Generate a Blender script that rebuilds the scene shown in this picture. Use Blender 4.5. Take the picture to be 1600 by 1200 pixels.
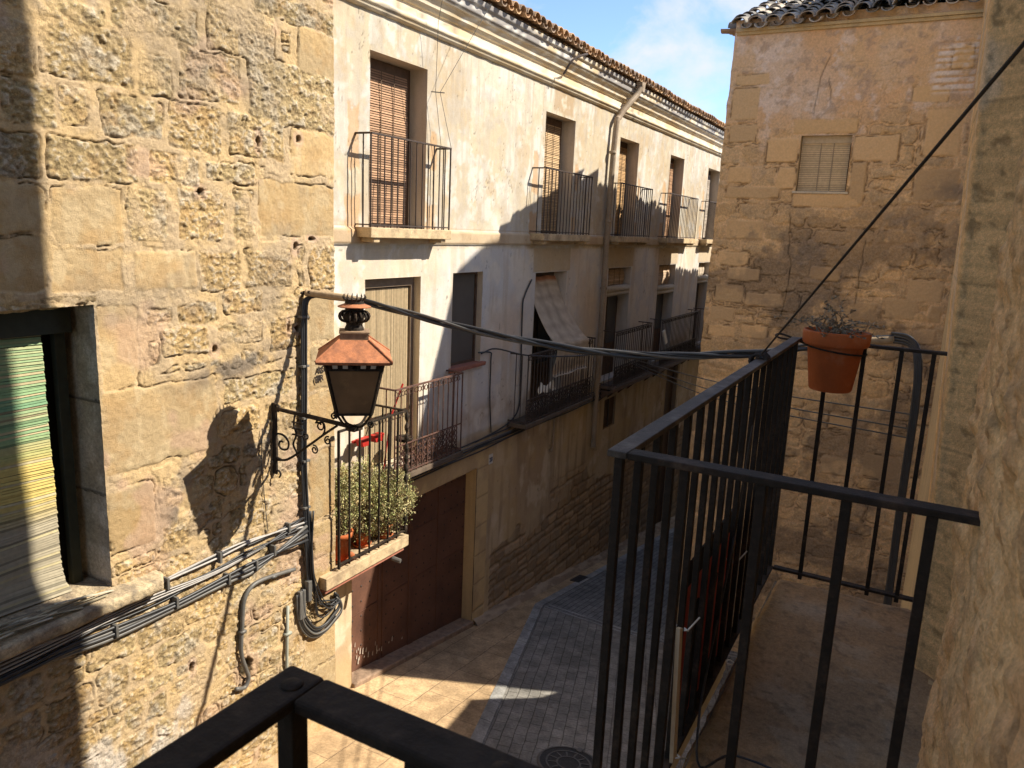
import bpy, math, random
import numpy as np
from mathutils import Vector, Matrix

for o in list(bpy.data.objects): bpy.data.objects.remove(o, do_unlink=True)
S = bpy.context.scene
COL = S.collection
random.seed(5)
RNG = np.random.default_rng(11)
PI = math.pi

# ------------------------------------------------------------------ camera
cam_d = bpy.data.cameras.new('camera'); cam = bpy.data.objects.new('camera', cam_d); COL.objects.link(cam)
S.camera = cam
YAW, PITCH, ROLL = math.radians(28.348), math.radians(11.486), math.radians(2.519)
fwd = Vector((math.cos(YAW)*math.cos(PITCH), math.sin(YAW)*math.cos(PITCH), -math.sin(PITCH)))
rgt = Vector((math.sin(YAW), -math.cos(YAW), 0)); upv = rgt.cross(fwd)
r2 = rgt*math.cos(ROLL) + upv*math.sin(ROLL); u2 = -rgt*math.sin(ROLL) + upv*math.cos(ROLL)
cam.matrix_world = Matrix(((r2.x, u2.x, -fwd.x, 0), (r2.y, u2.y, -fwd.y, 0), (r2.z, u2.z, -fwd.z, 0), (0, 0, 0, 1)))
cam_d.sensor_width = 36; cam_d.lens = 1190.7/1600*36
cam_d.clip_start = .02; cam_d.clip_end = 2000
cam_d.dof.use_dof = True; cam_d.dof.focus_distance = 6.5; cam_d.dof.aperture_fstop = 20

# ------------------------------------------------------------------ world, sun, exposure
LDIR = Vector((-.6, 1, -1.1)).normalized()
ELEV = math.asin(-LDIR.z)
W = bpy.data.worlds.new('World'); S.world = W; W.use_nodes = True
nt = W.node_tree; nt.nodes.clear()
def N(t, **k):
    n = nt.nodes.new(t)
    for a, b in k.items(): setattr(n, a, b)
    return n
out = N('ShaderNodeOutputWorld'); bg = N('ShaderNodeBackground'); sky = N('ShaderNodeTexSky')
sky.sky_type = 'NISHITA'; sky.sun_disc = False; sky.sun_elevation = ELEV
sky.sun_rotation = math.atan2(-LDIR.x, -LDIR.y); sky.altitude = 2500; sky.air_density = 1.0; sky.dust_density = .3; sky.ozone_density = 2.2
tc = N('ShaderNodeTexCoord'); mp = N('ShaderNodeMapping'); mp.inputs['Scale'].default_value = (1, 1, 1.7); mp.inputs['Location'].default_value = (.35, .1, .2)
nz = N('ShaderNodeTexNoise'); nz.inputs['Scale'].default_value = 6.5; nz.inputs['Detail'].default_value = 9; nz.inputs['Roughness'].default_value = .58
nz.inputs['Distortion'].default_value = .25
cr = N('ShaderNodeValToRGB'); cr.color_ramp.elements[0].position = .49; cr.color_ramp.elements[1].position = .70
cr.color_ramp.elements[0].color = (0, 0, 0, 1); cr.color_ramp.elements[1].color = (.9, .9, .9, 1)
mx = N('ShaderNodeMix', data_type='RGBA'); mx.inputs[7].default_value = (3.3, 3.4, 3.6, 1)
nt.links.new(tc.outputs['Generated'], mp.inputs['Vector']); nt.links.new(mp.outputs[0], nz.inputs['Vector'])
nt.links.new(nz.outputs['Fac'], cr.inputs[0]); nt.links.new(cr.outputs[0], mx.inputs[0])
nt.links.new(sky.outputs[0], mx.inputs[6]); nt.links.new(mx.outputs[2], bg.inputs[0])
bg.inputs[1].default_value = .105
nt.links.new(bg.outputs[0], out.inputs[0])

sd = bpy.data.lights.new('sun', 'SUN'); so = bpy.data.objects.new('sun', sd); COL.objects.link(so)
sd.energy = 3.6; sd.angle = math.radians(.5); sd.color = (1, .91, .76)
so.rotation_euler = LDIR.to_track_quat('-Z', 'Y').to_euler(); so.location = (6, -10, 12)
S.view_settings.view_transform = 'Standard'; S.view_settings.look = 'None'
S.view_settings.gamma = 1; S.view_settings.use_curve_mapping = False
S.view_settings.exposure = 1.40
S.render.engine = 'CYCLES'
S.cycles.max_bounces = 8; S.cycles.diffuse_bounces = 6
S.cycles.use_denoising = True

# ------------------------------------------------------------------ helpers
def tag(o, label=None, cat=None, group=None, kind=None):
    if label: o['label'] = label
    if cat: o['category'] = cat
    if group: o['group'] = group
    if kind: o['kind'] = kind
    return o
def thing(name, loc, label, cat, group=None):
    o = bpy.data.objects.new(name, None); o.empty_display_size = .2; COL.objects.link(o); o.location = loc
    return tag(o, label, cat, group)
def origin(o):
    v = Vector((0, 0, 0))
    while o is not None: v = v + o.location; o = o.parent
    return v
class MB:
    def __init__(s): s.v = []; s.f = []; s.c = None
    def face(s, pts):
        i = len(s.v); s.v += [tuple(p) for p in pts]; s.f.append(tuple(range(i, i+len(pts)))); return s
    def box(s, x0, x1, y0, y1, z0, z1, jit=0):
        i = len(s.v)
        for x in (x0, x1):
            for y in (y0, y1):
                for z in (z0, z1):
                    s.v.append((x+random.uniform(-jit, jit), y+random.uniform(-jit, jit), z+random.uniform(-jit, jit)))
        for q in ((0, 1, 3, 2), (4, 6, 7, 5), (0, 4, 5, 1), (2, 3, 7, 6), (0, 2, 6, 4), (1, 5, 7, 3)): s.f.append(tuple(i+k for k in q))
        return s
    def prism(s, poly, off):
        i = len(s.v); n = len(poly); off = Vector(off)
        s.v += [tuple(p) for p in poly] + [tuple(Vector(p)+off) for p in poly]
        s.f.append(tuple(range(i+n-1, i-1, -1))); s.f.append(tuple(range(i+n, i+2*n)))
        for k in range(n): s.f.append((i+k, i+(k+1) % n, i+n+(k+1) % n, i+n+k))
        return s
    def tube(s, pts, r, n=8, cap=True, r2=None):
        pts = [Vector(p) for p in pts]; m = len(pts); i0 = len(s.v)
        t0 = (pts[1]-pts[0]).normalized(); a = Vector((0, 0, 1)) if abs(t0.z) < .9 else Vector((1, 0, 0))
        u = t0.cross(a).normalized()
        for k, p in enumerate(pts):
            t = (pts[min(k+1, m-1)]-pts[max(k-1, 0)]).normalized()
            u = (u - t*u.dot(t)).normalized(); w = t.cross(u)
            rr = r if r2 is None else r+(r2-r)*k/(m-1)
            for j in range(n):
                an = 2*PI*(j+.5)/n; s.v.append(tuple(p+(u*math.cos(an)+w*math.sin(an))*rr))
        for k in range(m-1):
            for j in range(n):
                a0 = i0+k*n+j; a1 = i0+k*n+(j+1) % n; s.f.append((a0, a1, a1+n, a0+n))
        if cap:
            s.f.append(tuple(i0+j for j in range(n-1, -1, -1))); s.f.append(tuple(i0+(m-1)*n+j for j in range(n)))
        return s
    def bar(s, p, q, w, h, up=(0, 0, 1)):
        p = Vector(p); q = Vector(q); t = (q-p).normalized(); up = Vector(up)
        a = t.cross(up).normalized(); b = a.cross(t)
        i = len(s.v)
        for e in (p, q):
            for (x, y) in ((-1, -1), (1, -1), (1, 1), (-1, 1)): s.v.append(tuple(e+a*(x*w/2)+b*(y*h/2)))
        for f in ((3, 2, 1, 0), (4, 5, 6, 7), (0, 1, 5, 4), (1, 2, 6, 5), (2, 3, 7, 6), (3, 0, 4, 7)): s.f.append(tuple(i+k for k in f))
        return s
    def lathe(s, prof, c, n=24, cap=True):
        i0 = len(s.v); m = len(prof)
        for (r, z) in prof:
            for j in range(n):
                a = 2*PI*j/n; s.v.append((c[0]+r*math.cos(a), c[1]+r*math.sin(a), c[2]+z))
        for k in range(m-1):
            for j in range(n):
                a0 = i0+k*n+j; a1 = i0+k*n+(j+1) % n; s.f.append((a0, a1, a1+n, a0+n))
        if cap:
            s.f.append(tuple(i0+j for j in range(n-1, -1, -1))); s.f.append(tuple(i0+(m-1)*n+j for j in range(n)))
        return s
def link(name, me, mat, parent=None, smooth=False, bevel=0):
    o = bpy.data.objects.new(name, me); COL.objects.link(o)
    if mat: me.materials.append(mat)
    if parent is not None: o.parent = parent
    if smooth: me.polygons.foreach_set('use_smooth', [True]*len(me.polygons))
    if bevel:
        b = o.modifiers.new('bevel', 'BEVEL'); b.width = bevel; b.segments = 2; b.limit_method = 'ANGLE'
    return o
def obj(name, mb, mat, parent=None, smooth=False, bevel=0, colors=None):
    off = origin(parent) if parent is not None else Vector((0, 0, 0))
    base = None
    if parent is None:
        # put the origin at the thing's base
        xs = [v[0] for v in mb.v]; ys = [v[1] for v in mb.v]; zs = [v[2] for v in mb.v]
        base = Vector(((min(xs)+max(xs))/2, (min(ys)+max(ys))/2, min(zs))); off = base
    me = bpy.data.meshes.new(name)
    me.from_pydata([(v[0]-off.x, v[1]-off.y, v[2]-off.z) for v in mb.v], [], mb.f)
    if colors is not None:
        at = me.color_attributes.new('Col', 'FLOAT_COLOR', 'POINT')
        at.data.foreach_set('color', np.concatenate([np.array(colors, dtype=np.float32), np.ones((len(colors), 1), np.float32)], 1).ravel())
    me.update()
    o = link(name, me, mat, parent, smooth, bevel)
    if base is not None: o.location = base
    return o
def smooth_path(pts, k=4):
    P = [Vector(p) for p in pts]; P = [P[0]*2-P[1]]+P+[P[-1]*2-P[-2]]; o = []
    for i in range(1, len(P)-2):
        for j in range(k):
            t = j/k; a, b, c, d = P[i-1:i+3]
            o.append(.5*((2*b)+(c-a)*t+(2*a-5*b+4*c-d)*t*t+(3*b-a-3*c+d)*t**3))
    o.append(P[-2]); return o

# ---- numpy noise
_T = np.random.default_rng(3).random((256, 256))
def vn(x, y):
    xi = np.floor(x).astype(int); yi = np.floor(y).astype(int); fx = x-xi; fy = y-yi
    fx = fx*fx*(3-2*fx); fy = fy*fy*(3-2*fy)
    a = _T[xi & 255, yi & 255]; b = _T[(xi+1) & 255, yi & 255]; c = _T[xi & 255, (yi+1) & 255]; d = _T[(xi+1) & 255, (yi+1) & 255]
    return a+(b-a)*fx+(c-a)*fy+(a-b-c+d)*fx*fy
def fbm(x, y, f, o=4, seed=0, g=.5):
    s = 0; a = 1; t = 0
    for k in range(o):
        s = s+a*vn(x*f+seed*17.3+k*37.1, y*f+seed*9.7+k*11.9); t += a; a *= g; f *= 2.03
    return s/t
def ss(x, a, b):
    t = np.clip((x-a)/(b-a), 0, 1); return t*t*(3-2*t)
def mix(a, b, t): return a+(b-a)*t[..., None]
def col(*c): return np.array(c, float)

def stones_fill(u0, u1, v0, v1, hmin, hmax, wmin, wmax, rng):
    L = []; v = v0
    while v < v1:
        h = rng.uniform(hmin, hmax); u = u0-rng.uniform(0, wmax)
        while u < u1:
            w = rng.uniform(wmin, wmax)
            if rng.random() < .22 and h > (hmin+hmax)/2:
                m = h*rng.uniform(.4, .6)
                L.append((u, u+w, v, v+m)); L.append((u, u+w, v+m, v+h))
            else:
                j = rng.uniform(-.02, .02)
                L.append((u, u+w, v+j, v+h+j*.5))
            u += w
        v += h
    return L
def stone_field(U, V, rects, gap=.012, warp=.03, rnd=.04, wf=7.0, seed=1):
    """signed inside-distance of the nearest stone, its index"""
    Uw = U+(fbm(U, V, wf, 3, seed)-.5)*warp*2; Vw = V+(fbm(U, V, wf, 3, seed+5)-.5)*warp*2
    sdm = np.full(U.shape, -1.); idm = np.full(U.shape, -1)
    us = U[:, 0]; vs = V[0, :]
    for k, (a, b, c, d) in enumerate(rects):
        i0, i1 = np.searchsorted(us, (a-.1, b+.1)); j0, j1 = np.searchsorted(vs, (c-.1, d+.1))
        if i1 <= i0 or j1 <= j0: continue
        uu = Uw[i0:i1, j0:j1]; vv = Vw[i0:i1, j0:j1]
        hx = (b-a)/2-gap; hy = (d-c)/2-gap; r = min(rnd, hx*.6, hy*.6)
        qx = np.abs(uu-(a+b)/2)-hx+r; qy = np.abs(vv-(c+d)/2)-hy+r
        sdd = -(np.hypot(np.maximum(qx, 0), np.maximum(qy, 0))+np.minimum(np.maximum(qx, qy), 0)-r)
        cur = sdm[i0:i1, j0:j1]; m = sdd > cur
        cur[m] = sdd[m]; idm[i0:i1, j0:j1][m] = k
    return sdm, idm
def line_with(a, b, step, cuts=()):
    n = max(2, int(round((b-a)/step))+1); g = np.linspace(a, b, n)
    for c in cuts:
        if a < c < b: g[np.argmin(np.abs(g-c))] = c
    return np.unique(g)
def surf(name, us, vs, fn, H, C, mat, parent, holes=(), A=None):
    nu, nv = len(us), len(vs)
    U, V = np.meshgrid(us, vs, indexing='ij')
    P = fn(U, V, H)
    off = origin(parent) if parent is not None else Vector((0, 0, 0))
    P = P-np.array(off)
    uc = (us[:-1]+us[1:])/2; vc = (vs[:-1]+vs[1:])/2
    keep = np.ones((nu-1, nv-1), bool)
    for (a, b, c, d) in holes: keep[np.ix_((uc > a) & (uc < b), (vc > c) & (vc < d))] = False
    I = np.arange(nu*nv).reshape(nu, nv)
    q = np.stack([I[:-1, :-1], I[1:, :-1], I[1:, 1:], I[:-1, 1:]], -1)[keep]
    used = np.zeros(nu*nv, bool); used[q.ravel()] = True
    remap = np.cumsum(used)-1; q = remap[q]
    co = P.reshape(-1, 3)[used]; cc = C.reshape(-1, 3)[used]; al = np.ones((len(cc), 1)) if A is None else A.reshape(-1, 1)[used]
    me = bpy.data.meshes.new(name)
    me.vertices.add(len(co)); me.vertices.foreach_set('co', co.astype(np.float32).ravel())
    me.loops.add(q.size); me.loops.foreach_set('vertex_index', q.astype(np.int32).ravel())
    me.polygons.add(len(q)); me.polygons.foreach_set('loop_start', np.arange(0, q.size, 4, dtype=np.int32))
    me.polygons.foreach_set('loop_total', np.full(len(q), 4, np.int32))
    me.update(calc_edges=True)
    at = me.color_attributes.new('Col', 'FLOAT_COLOR', 'POINT')
    at.data.foreach_set('color', np.concatenate([np.clip(cc, .01, .95), al], 1).astype(np.float32).ravel())
    return link(name, me, mat, parent, smooth=True)

# ---- materials
def mat(name, color=(.5, .5, .5), rough=.8, metal=0, attr=False, nscale=0, namp=.15, nscale2=0, namp2=.1, bump=0, bscale=40, bdetail=6, color2=None, c2scale=6, c2lo=.45, c2hi=.65, spec=.3, trans=0, alpha=1, byalpha=False):
    m = bpy.data.materials.new(name); m.use_nodes = True; t = m.node_tree; b = t.nodes['Principled BSDF']
    b.inputs['Roughness'].default_value = rough; b.inputs['Metallic'].default_value = metal
    b.inputs['Specular IOR Level'].default_value = spec
    b.inputs['Transmission Weight'].default_value = trans; b.inputs['Alpha'].default_value = alpha
    tc = t.nodes.new('ShaderNodeTexCoord'); src = None
    def noise(sc, det=6, ro=.6):
        n = t.nodes.new('ShaderNodeTexNoise'); n.inputs['Scale'].default_value = sc; n.inputs['Detail'].default_value = det; n.inputs['Roughness'].default_value = ro
        t.links.new(tc.outputs['Object'], n.inputs['Vector']); return n
    if attr:
        a = t.nodes.new('ShaderNodeAttribute'); a.attribute_name = 'Col'; src = a.outputs['Color']
    else:
        a = t.nodes.new('ShaderNodeRGB'); a.outputs[0].default_value = (*color, 1); src = a.outputs[0]
    if color2:
        n = noise(c2scale, 8, .65); mr = t.nodes.new('ShaderNodeMapRange'); mr.inputs[1].default_value = c2lo; mr.inputs[2].default_value = c2hi
        t.links.new(n.outputs['Fac'], mr.inputs[0]); mm = t.nodes.new('ShaderNodeMix'); mm.data_type = 'RGBA'
        t.links.new(mr.outputs[0], mm.inputs[0]); t.links.new(src, mm.inputs[6]); mm.inputs[7].default_value = (*color2, 1); src = mm.outputs[2]
    for sc, am in ((nscale, namp), (nscale2, namp2)):
        if sc:
            n = noise(sc); mr = t.nodes.new('ShaderNodeMapRange'); mr.inputs[1].default_value = .3; mr.inputs[2].default_value = .7
            mr.inputs[3].default_value = 1-am; mr.inputs[4].default_value = 1+am
            t.links.new(n.outputs['Fac'], mr.inputs[0]); mm = t.nodes.new('ShaderNodeVectorMath'); mm.operation = 'SCALE'
            fac = mr.outputs[0]
            if byalpha:      # smooth dressed stones get less of the speckle than the hacked ones
                lp = t.nodes.new('ShaderNodeMix'); lp.inputs[2].default_value = 1; t.links.new(a.outputs['Alpha'], lp.inputs[0]); t.links.new(mr.outputs[0], lp.inputs[3]); fac = lp.outputs[0]
            t.links.new(src, mm.inputs[0]); t.links.new(fac, mm.inputs['Scale']); src = mm.outputs[0]
    t.links.new(src, b.inputs['Base Color'])
    if bump:
        n = noise(bscale, bdetail, .65); bp = t.nodes.new('ShaderNodeBump'); bp.inputs['Distance'].default_value = bump; bp.inputs['Strength'].default_value = 1
        t.links.new(n.outputs['Fac'], bp.inputs['Height']); t.links.new(bp.outputs[0], b.inputs['Normal'])
        if byalpha:
            t.links.new(a.outputs['Alpha'], bp.inputs['Strength'])
            n2 = noise(bscale*2.6, 5, .7); b2 = t.nodes.new('ShaderNodeBump'); b2.inputs['Distance'].default_value = .0075
            t.links.new(n2.outputs['Fac'], b2.inputs['Height']); t.links.new(bp.outputs[0], b2.inputs['Normal']); t.links.new(b2.outputs[0], b.inputs['Normal'])
    return m
M_wall = mat('sandstone_masonry', attr=True, rough=.92, nscale=34, namp=.28, nscale2=110, namp2=.22, bump=.013, bscale=38, bdetail=8, spec=.12, byalpha=True)
M_plaster = mat('old_lime_plaster', attr=True, rough=.92, nscale=9, namp=.05, nscale2=60, namp2=.07, bump=.003, bscale=45, spec=.15)
M_near = mat('near_rough_stone', attr=True, rough=.92, nscale=70, namp=.18, nscale2=240, namp2=.2, bump=.006, bscale=95, spec=.15)
M_ashlar = mat('ashlar_stone', (.52, .39, .22), rough=.9, color2=(.40, .31, .19), c2scale=4, nscale=50, namp=.14, bump=.005, bscale=60, spec=.15)
M_iron = mat('black_iron', (.028, .022, .017), rough=.62, metal=.0, nscale=30, namp=.35, bump=.0022, bscale=70, color2=(.085, .058, .040), c2scale=13, c2lo=.52, c2hi=.70, spec=.12)
M_rail = mat('worn_grey_rail', (.070, .058, .046), rough=.6, nscale=25, namp=.35, bump=.002, bscale=80, color2=(.15, .13, .11), c2scale=10, c2lo=.48, c2hi=.66, spec=.2)
M_ironB = mat('brown_iron', (.055, .040, .034), rough=.6, nscale=20, namp=.3, spec=.3)
M_rustiron = mat('red_rusty_iron', (.13, .065, .047), rough=.75, nscale=25, namp=.35, color2=(.06, .04, .035), c2scale=9)
M_rust = mat('rust_orange_sheet', (.42, .165, .075), rough=.75, nscale=18, namp=.25, nscale2=90, namp2=.15, color2=(.24, .10, .055), c2scale=11, c2lo=.42, bump=.0015, bscale=90)
M_cable = mat('black_cable', (.028, .029, .032), rough=.45, nscale=20, namp=.2, spec=.5)
M_cableg = mat('grey_cable', (.105, .100, .092), rough=.5, nscale=14, namp=.2, spec=.5)
M_cable_lit = mat('pale_sunlit_cable', (.36, .34, .32), rough=.6, nscale=14, namp=.2)  # pale copy of the cable, sunlight put into its colour
M_tape = mat('tan_cable_tape', (.38, .28, .17), rough=.8, nscale=30, namp=.2, bump=.003, bscale=60)
M_terra = mat('terracotta', (.44, .115, .032), rough=.75, nscale=8, namp=.12, nscale2=80, namp2=.06, bump=.0008, bscale=150, color2=(.47, .21, .11), c2scale=9, c2lo=.52, c2hi=.75)
M_tile = mat('clay_roof_tile', attr=True, rough=.9, nscale=12, namp=.2, nscale2=60, namp2=.2, bump=.004, bscale=50, spec=.15)
M_attr = mat('painted_slats', attr=True, rough=.75, nscale=25, namp=.12, spec=.2)
M_leaf = mat('leaves', attr=True, rough=.7, spec=.2)
M_wooddoor = mat('red_brown_painted_door', (.14, .068, .045), rough=.6, nscale=6, namp=.15, nscale2=50, namp2=.12, color2=(.085, .042, .03), c2scale=3, bump=.001, bscale=60)
M_wood = mat('dark_old_wood', (.10, .06, .038), rough=.7, nscale=12, namp=.25)
M_glass = mat('dusty_window_glass', (.05, .05, .055), rough=.25, spec=.5, nscale=4, namp=.2)
M_dark = mat('dark_interior', (.018, .015, .013), rough=.9)
M_screen = mat('grey_insect_screen', (.10, .085, .07), rough=.85, nscale=3, namp=.1)
M_curt = mat('beige_string_curtain', (.48, .38, .24), rough=.9, nscale=40, namp=.2)
M_canvas = mat('faded_canvas', attr=True, rough=.9, nscale=10, namp=.1)
M_lampglass = mat('amber_frosted_glass', (.19, .115, .058), rough=.42, spec=.5, nscale=5, namp=.2, color2=(.32, .20, .09), c2scale=7, c2lo=.6, c2hi=.8)
M_white = mat('white_plastic', (.75, .72, .64), rough=.5, nscale=20, namp=.06)
M_redp = mat('red_paint', (.40, .025, .018), rough=.5, nscale=10, namp=.1)
M_banner = mat('faded_red_banner', (.42, .055, .035), rough=.7, nscale=6, namp=.2)
M_conc = mat('dirty_concrete', (.150, .118, .082), rough=.95, nscale=5, namp=.25, nscale2=45, namp2=.3, color2=(.23, .185, .13), c2scale=7, bump=.006, bscale=55)
M_slab = mat('balcony_slab_stone', (.50, .38, .23), rough=.9, nscale=9, namp=.2, nscale2=60, namp2=.15, color2=(.30, .22, .14), c2scale=5, bump=.004, bscale=40)
M_zinc = mat('weathered_downpipe', (.30, .235, .17), rough=.7, nscale=4, namp=.2, nscale2=40, namp2=.15)
M_rubber = mat('cast_iron_cover', (.035, .033, .032), rough=.6, nscale=30, namp=.3, bump=.004, bscale=40)
M_soil = mat('dry_soil', (.08, .055, .035), rough=1, nscale=40, namp=.4, bump=.01, bscale=60)
M_paint = mat('dark_stencil_paint', (.03, .022, .018), rough=.9)
M_num = mat('blue_tile_paint', (.05, .06, .12), rough=.5)
M_tilew = mat('white_glazed_tile', (.62, .60, .56), rough=.3)
M_redsill = mat('red_clay_sill', (.30, .12, .08), rough=.85, nscale=20, namp=.25, bump=.002, bscale=40)

def paving(name, c1, c2, mortar, bw, rh, ms, rot=0, bump=.006, off=.5):
    m = bpy.data.materials.new(name); m.use_nodes = True; t = m.node_tree; b = t.nodes['Principled BSDF']; b.inputs['Roughness'].default_value = .88
    b.inputs['Specular IOR Level'].default_value = .25
    tc = t.nodes.new('ShaderNodeTexCoord'); mp = t.nodes.new('ShaderNodeMapping'); mp.inputs['Rotation'].default_value = (0, 0, rot)
    t.links.new(tc.outputs['Object'], mp.inputs[0])
    # slight wobble of the joints
    wn = t.nodes.new('ShaderNodeTexNoise'); wn.inputs['Scale'].default_value = 3
    t.links.new(tc.outputs['Object'], wn.inputs['Vector'])
    va = t.nodes.new('ShaderNodeVectorMath'); va.operation = 'MULTIPLY_ADD'; va.inputs[1].default_value = (.03, .03, 0)
    t.links.new(wn.outputs['Color'], va.inputs[0]); t.links.new(mp.outputs[0], va.inputs[2])
    br = t.nodes.new('ShaderNodeTexBrick'); br.offset = off
    br.inputs['Color1'].default_value = (*c1, 1); br.inputs['Color2'].default_value = (*c2, 1); br.inputs['Mortar'].default_value = (*mortar, 1)
    br.inputs['Scale'].default_value = 1; br.inputs['Brick Width'].default_value = bw; br.inputs['Row Height'].default_value = rh
    br.inputs['Mortar Size'].default_value = ms; br.inputs['Mortar Smooth'].default_value = .3; br.inputs['Bias'].default_value = 0
    t.links.new(va.outputs[0], br.inputs['Vector'])
    src = br.outputs['Color']
    for sc, am, lo, hi in ((.9, .2, .3, .7), (4.5, .16, .4, .6), (30, .2, .3, .7), (120, .15, .3, .7)):
        n = t.nodes.new('ShaderNodeTexNoise'); n.inputs['Scale'].default_value = sc; n.inputs['Detail'].default_value = 6
        t.links.new(tc.outputs['Object'], n.inputs['Vector'])
        mr = t.nodes.new('ShaderNodeMapRange'); mr.inputs[1].default_value = lo; mr.inputs[2].default_value = hi; mr.inputs[3].default_value = 1-am; mr.inputs[4].default_value = 1+am
        t.links.new(n.outputs['Fac'], mr.inputs[0]); mm = t.nodes.new('ShaderNodeVectorMath'); mm.operation = 'SCALE'
        t.links.new(src, mm.inputs[0]); t.links.new(mr.outputs[0], mm.inputs['Scale']); src = mm.outputs[0]
    t.links.new(src, b.inputs['Base Color'])
    bp = t.nodes.new('ShaderNodeBump'); bp.inputs['Distance'].default_value = bump; bp.invert = True
    t.links.new(br.outputs['Fac'], bp.inputs['Height'])
    n = t.nodes.new('ShaderNodeTexNoise'); n.inputs['Scale'].default_value = 90; t.links.new(tc.outputs['Object'], n.inputs['Vector'])
    b2 = t.nodes.new('ShaderNodeBump'); b2.inputs['Distance'].default_value = .003; t.links.new(n.outputs['Fac'], b2.inputs['Height']); t.links.new(bp.outputs[0], b2.inputs['Normal'])
    t.links.new(b2.outputs[0], b.inputs['Normal'])
    return m
M_road = paving('grey_paving_blocks', (.235, .222, .200), (.195, .185, .168), (.12, .112, .10), .21, .14, .006, rot=-.316)
M_road2 = paving('dark_grey_paving_strips', (.19, .186, .18), (.155, .153, .15), (.055, .055, .055), .3, .10, .006, rot=0)
M_side = paving('sandstone_flags', (.43, .30, .17), (.35, .24, .135), (.25, .175, .105), .80, .5, .006, rot=-.05)
M_kerb = paving('grey_kerb_stone', (.30, .295, .28), (.26, .255, .245), (.12, .115, .11), .5, 5, .006, rot=0)
M_ground = mat('bare_ground', (.20, .16, .11), rough=1, nscale=.5, namp=.2, nscale2=8, namp2=.2)

def gz(x): return -4.664-.17*x

# ------------------------------------------------------------------ ground, road, pavement
def sheet(name, polys, mat_, dz, kind='structure'):
    m = MB()
    for P in polys: m.face([(x, y, gz(x)+dz) for x, y in P])
    return tag(obj(name, m, mat_), kind=kind)
g = MB()
xs = [-300, -12, 45, 400]; zz = [gz(-12), gz(-12), gz(45), gz(45)]
for i in range(3): g.face([(xs[i], -300, zz[i]-.03), (xs[i+1], -300, zz[i+1]-.03), (xs[i+1], 300, zz[i+1]-.03), (xs[i], 300, zz[i]-.03)])
tag(obj('ground', g, M_ground), kind='structure')
# kerb line: (-8,-.9)->(6.86,3.96)->(11.45,5.4)->(45,5.35)
def kx(x):
    if x < 11.45: return 5.36+(x-11.45)*(5.36-3.86)/(11.45-6.86)
    return 5.36
sheet('road', [[(-1, -.2), (11.45, -.2), (11.45, 4.0), (11.5, 5.36), (6.86, 3.86), (-1, 1.29)]], M_road, 0)
sheet('road', [[(11.45, -.2), (40, -.2), (40, 5.36), (11.5, 5.36), (11.45, 4.0)]], M_road2, 0.0)
sheet('pavement', [[(-1, 1.45), (6.86, 4.02), (11.43, 5.50), (40, 5.50), (40, 5.84), (-1, 5.84)]], M_side, .006)
kb = MB()
pk = [(-1, 1.29), (6.86, 3.86), (11.47, 5.36), (40, 5.36)]; pk2 = [(-1, 1.45), (6.86, 4.02), (11.43, 5.50), (40, 5.50)]
for i in range(3):
    a, b, c, d = pk[i], pk[i+1], pk2[i+1], pk2[i]
    kb.prism([(a[0], a[1], gz(a[0])-.05), (b[0], b[1], gz(b[0])-.05), (c[0], c[1], gz(c[0])-.05), (d[0], d[1], gz(d[0])-.05)], (0, 0, .064))
tag(obj('kerb', kb, M_kerb), kind='structure')
dl = MB()   # double pale channel crossing the street
for off in (0, .13):
    dl.prism([(11.50+off, 5.3, gz(11.5+off)-.02), (11.44+off, 5.3, gz(11.44+off)-.02), (11.34+off, 3.8, gz(11.34+off)-.02), (11.9+off, 1.2, gz(11.9+off)-.02), (11.96+off, 1.2, gz(11.96+off)-.02), (11.40+off, 3.8, gz(11.40+off)-.02)], (0, 0, .028))
tag(obj('drain_channel', dl, M_kerb), kind='structure')

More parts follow.
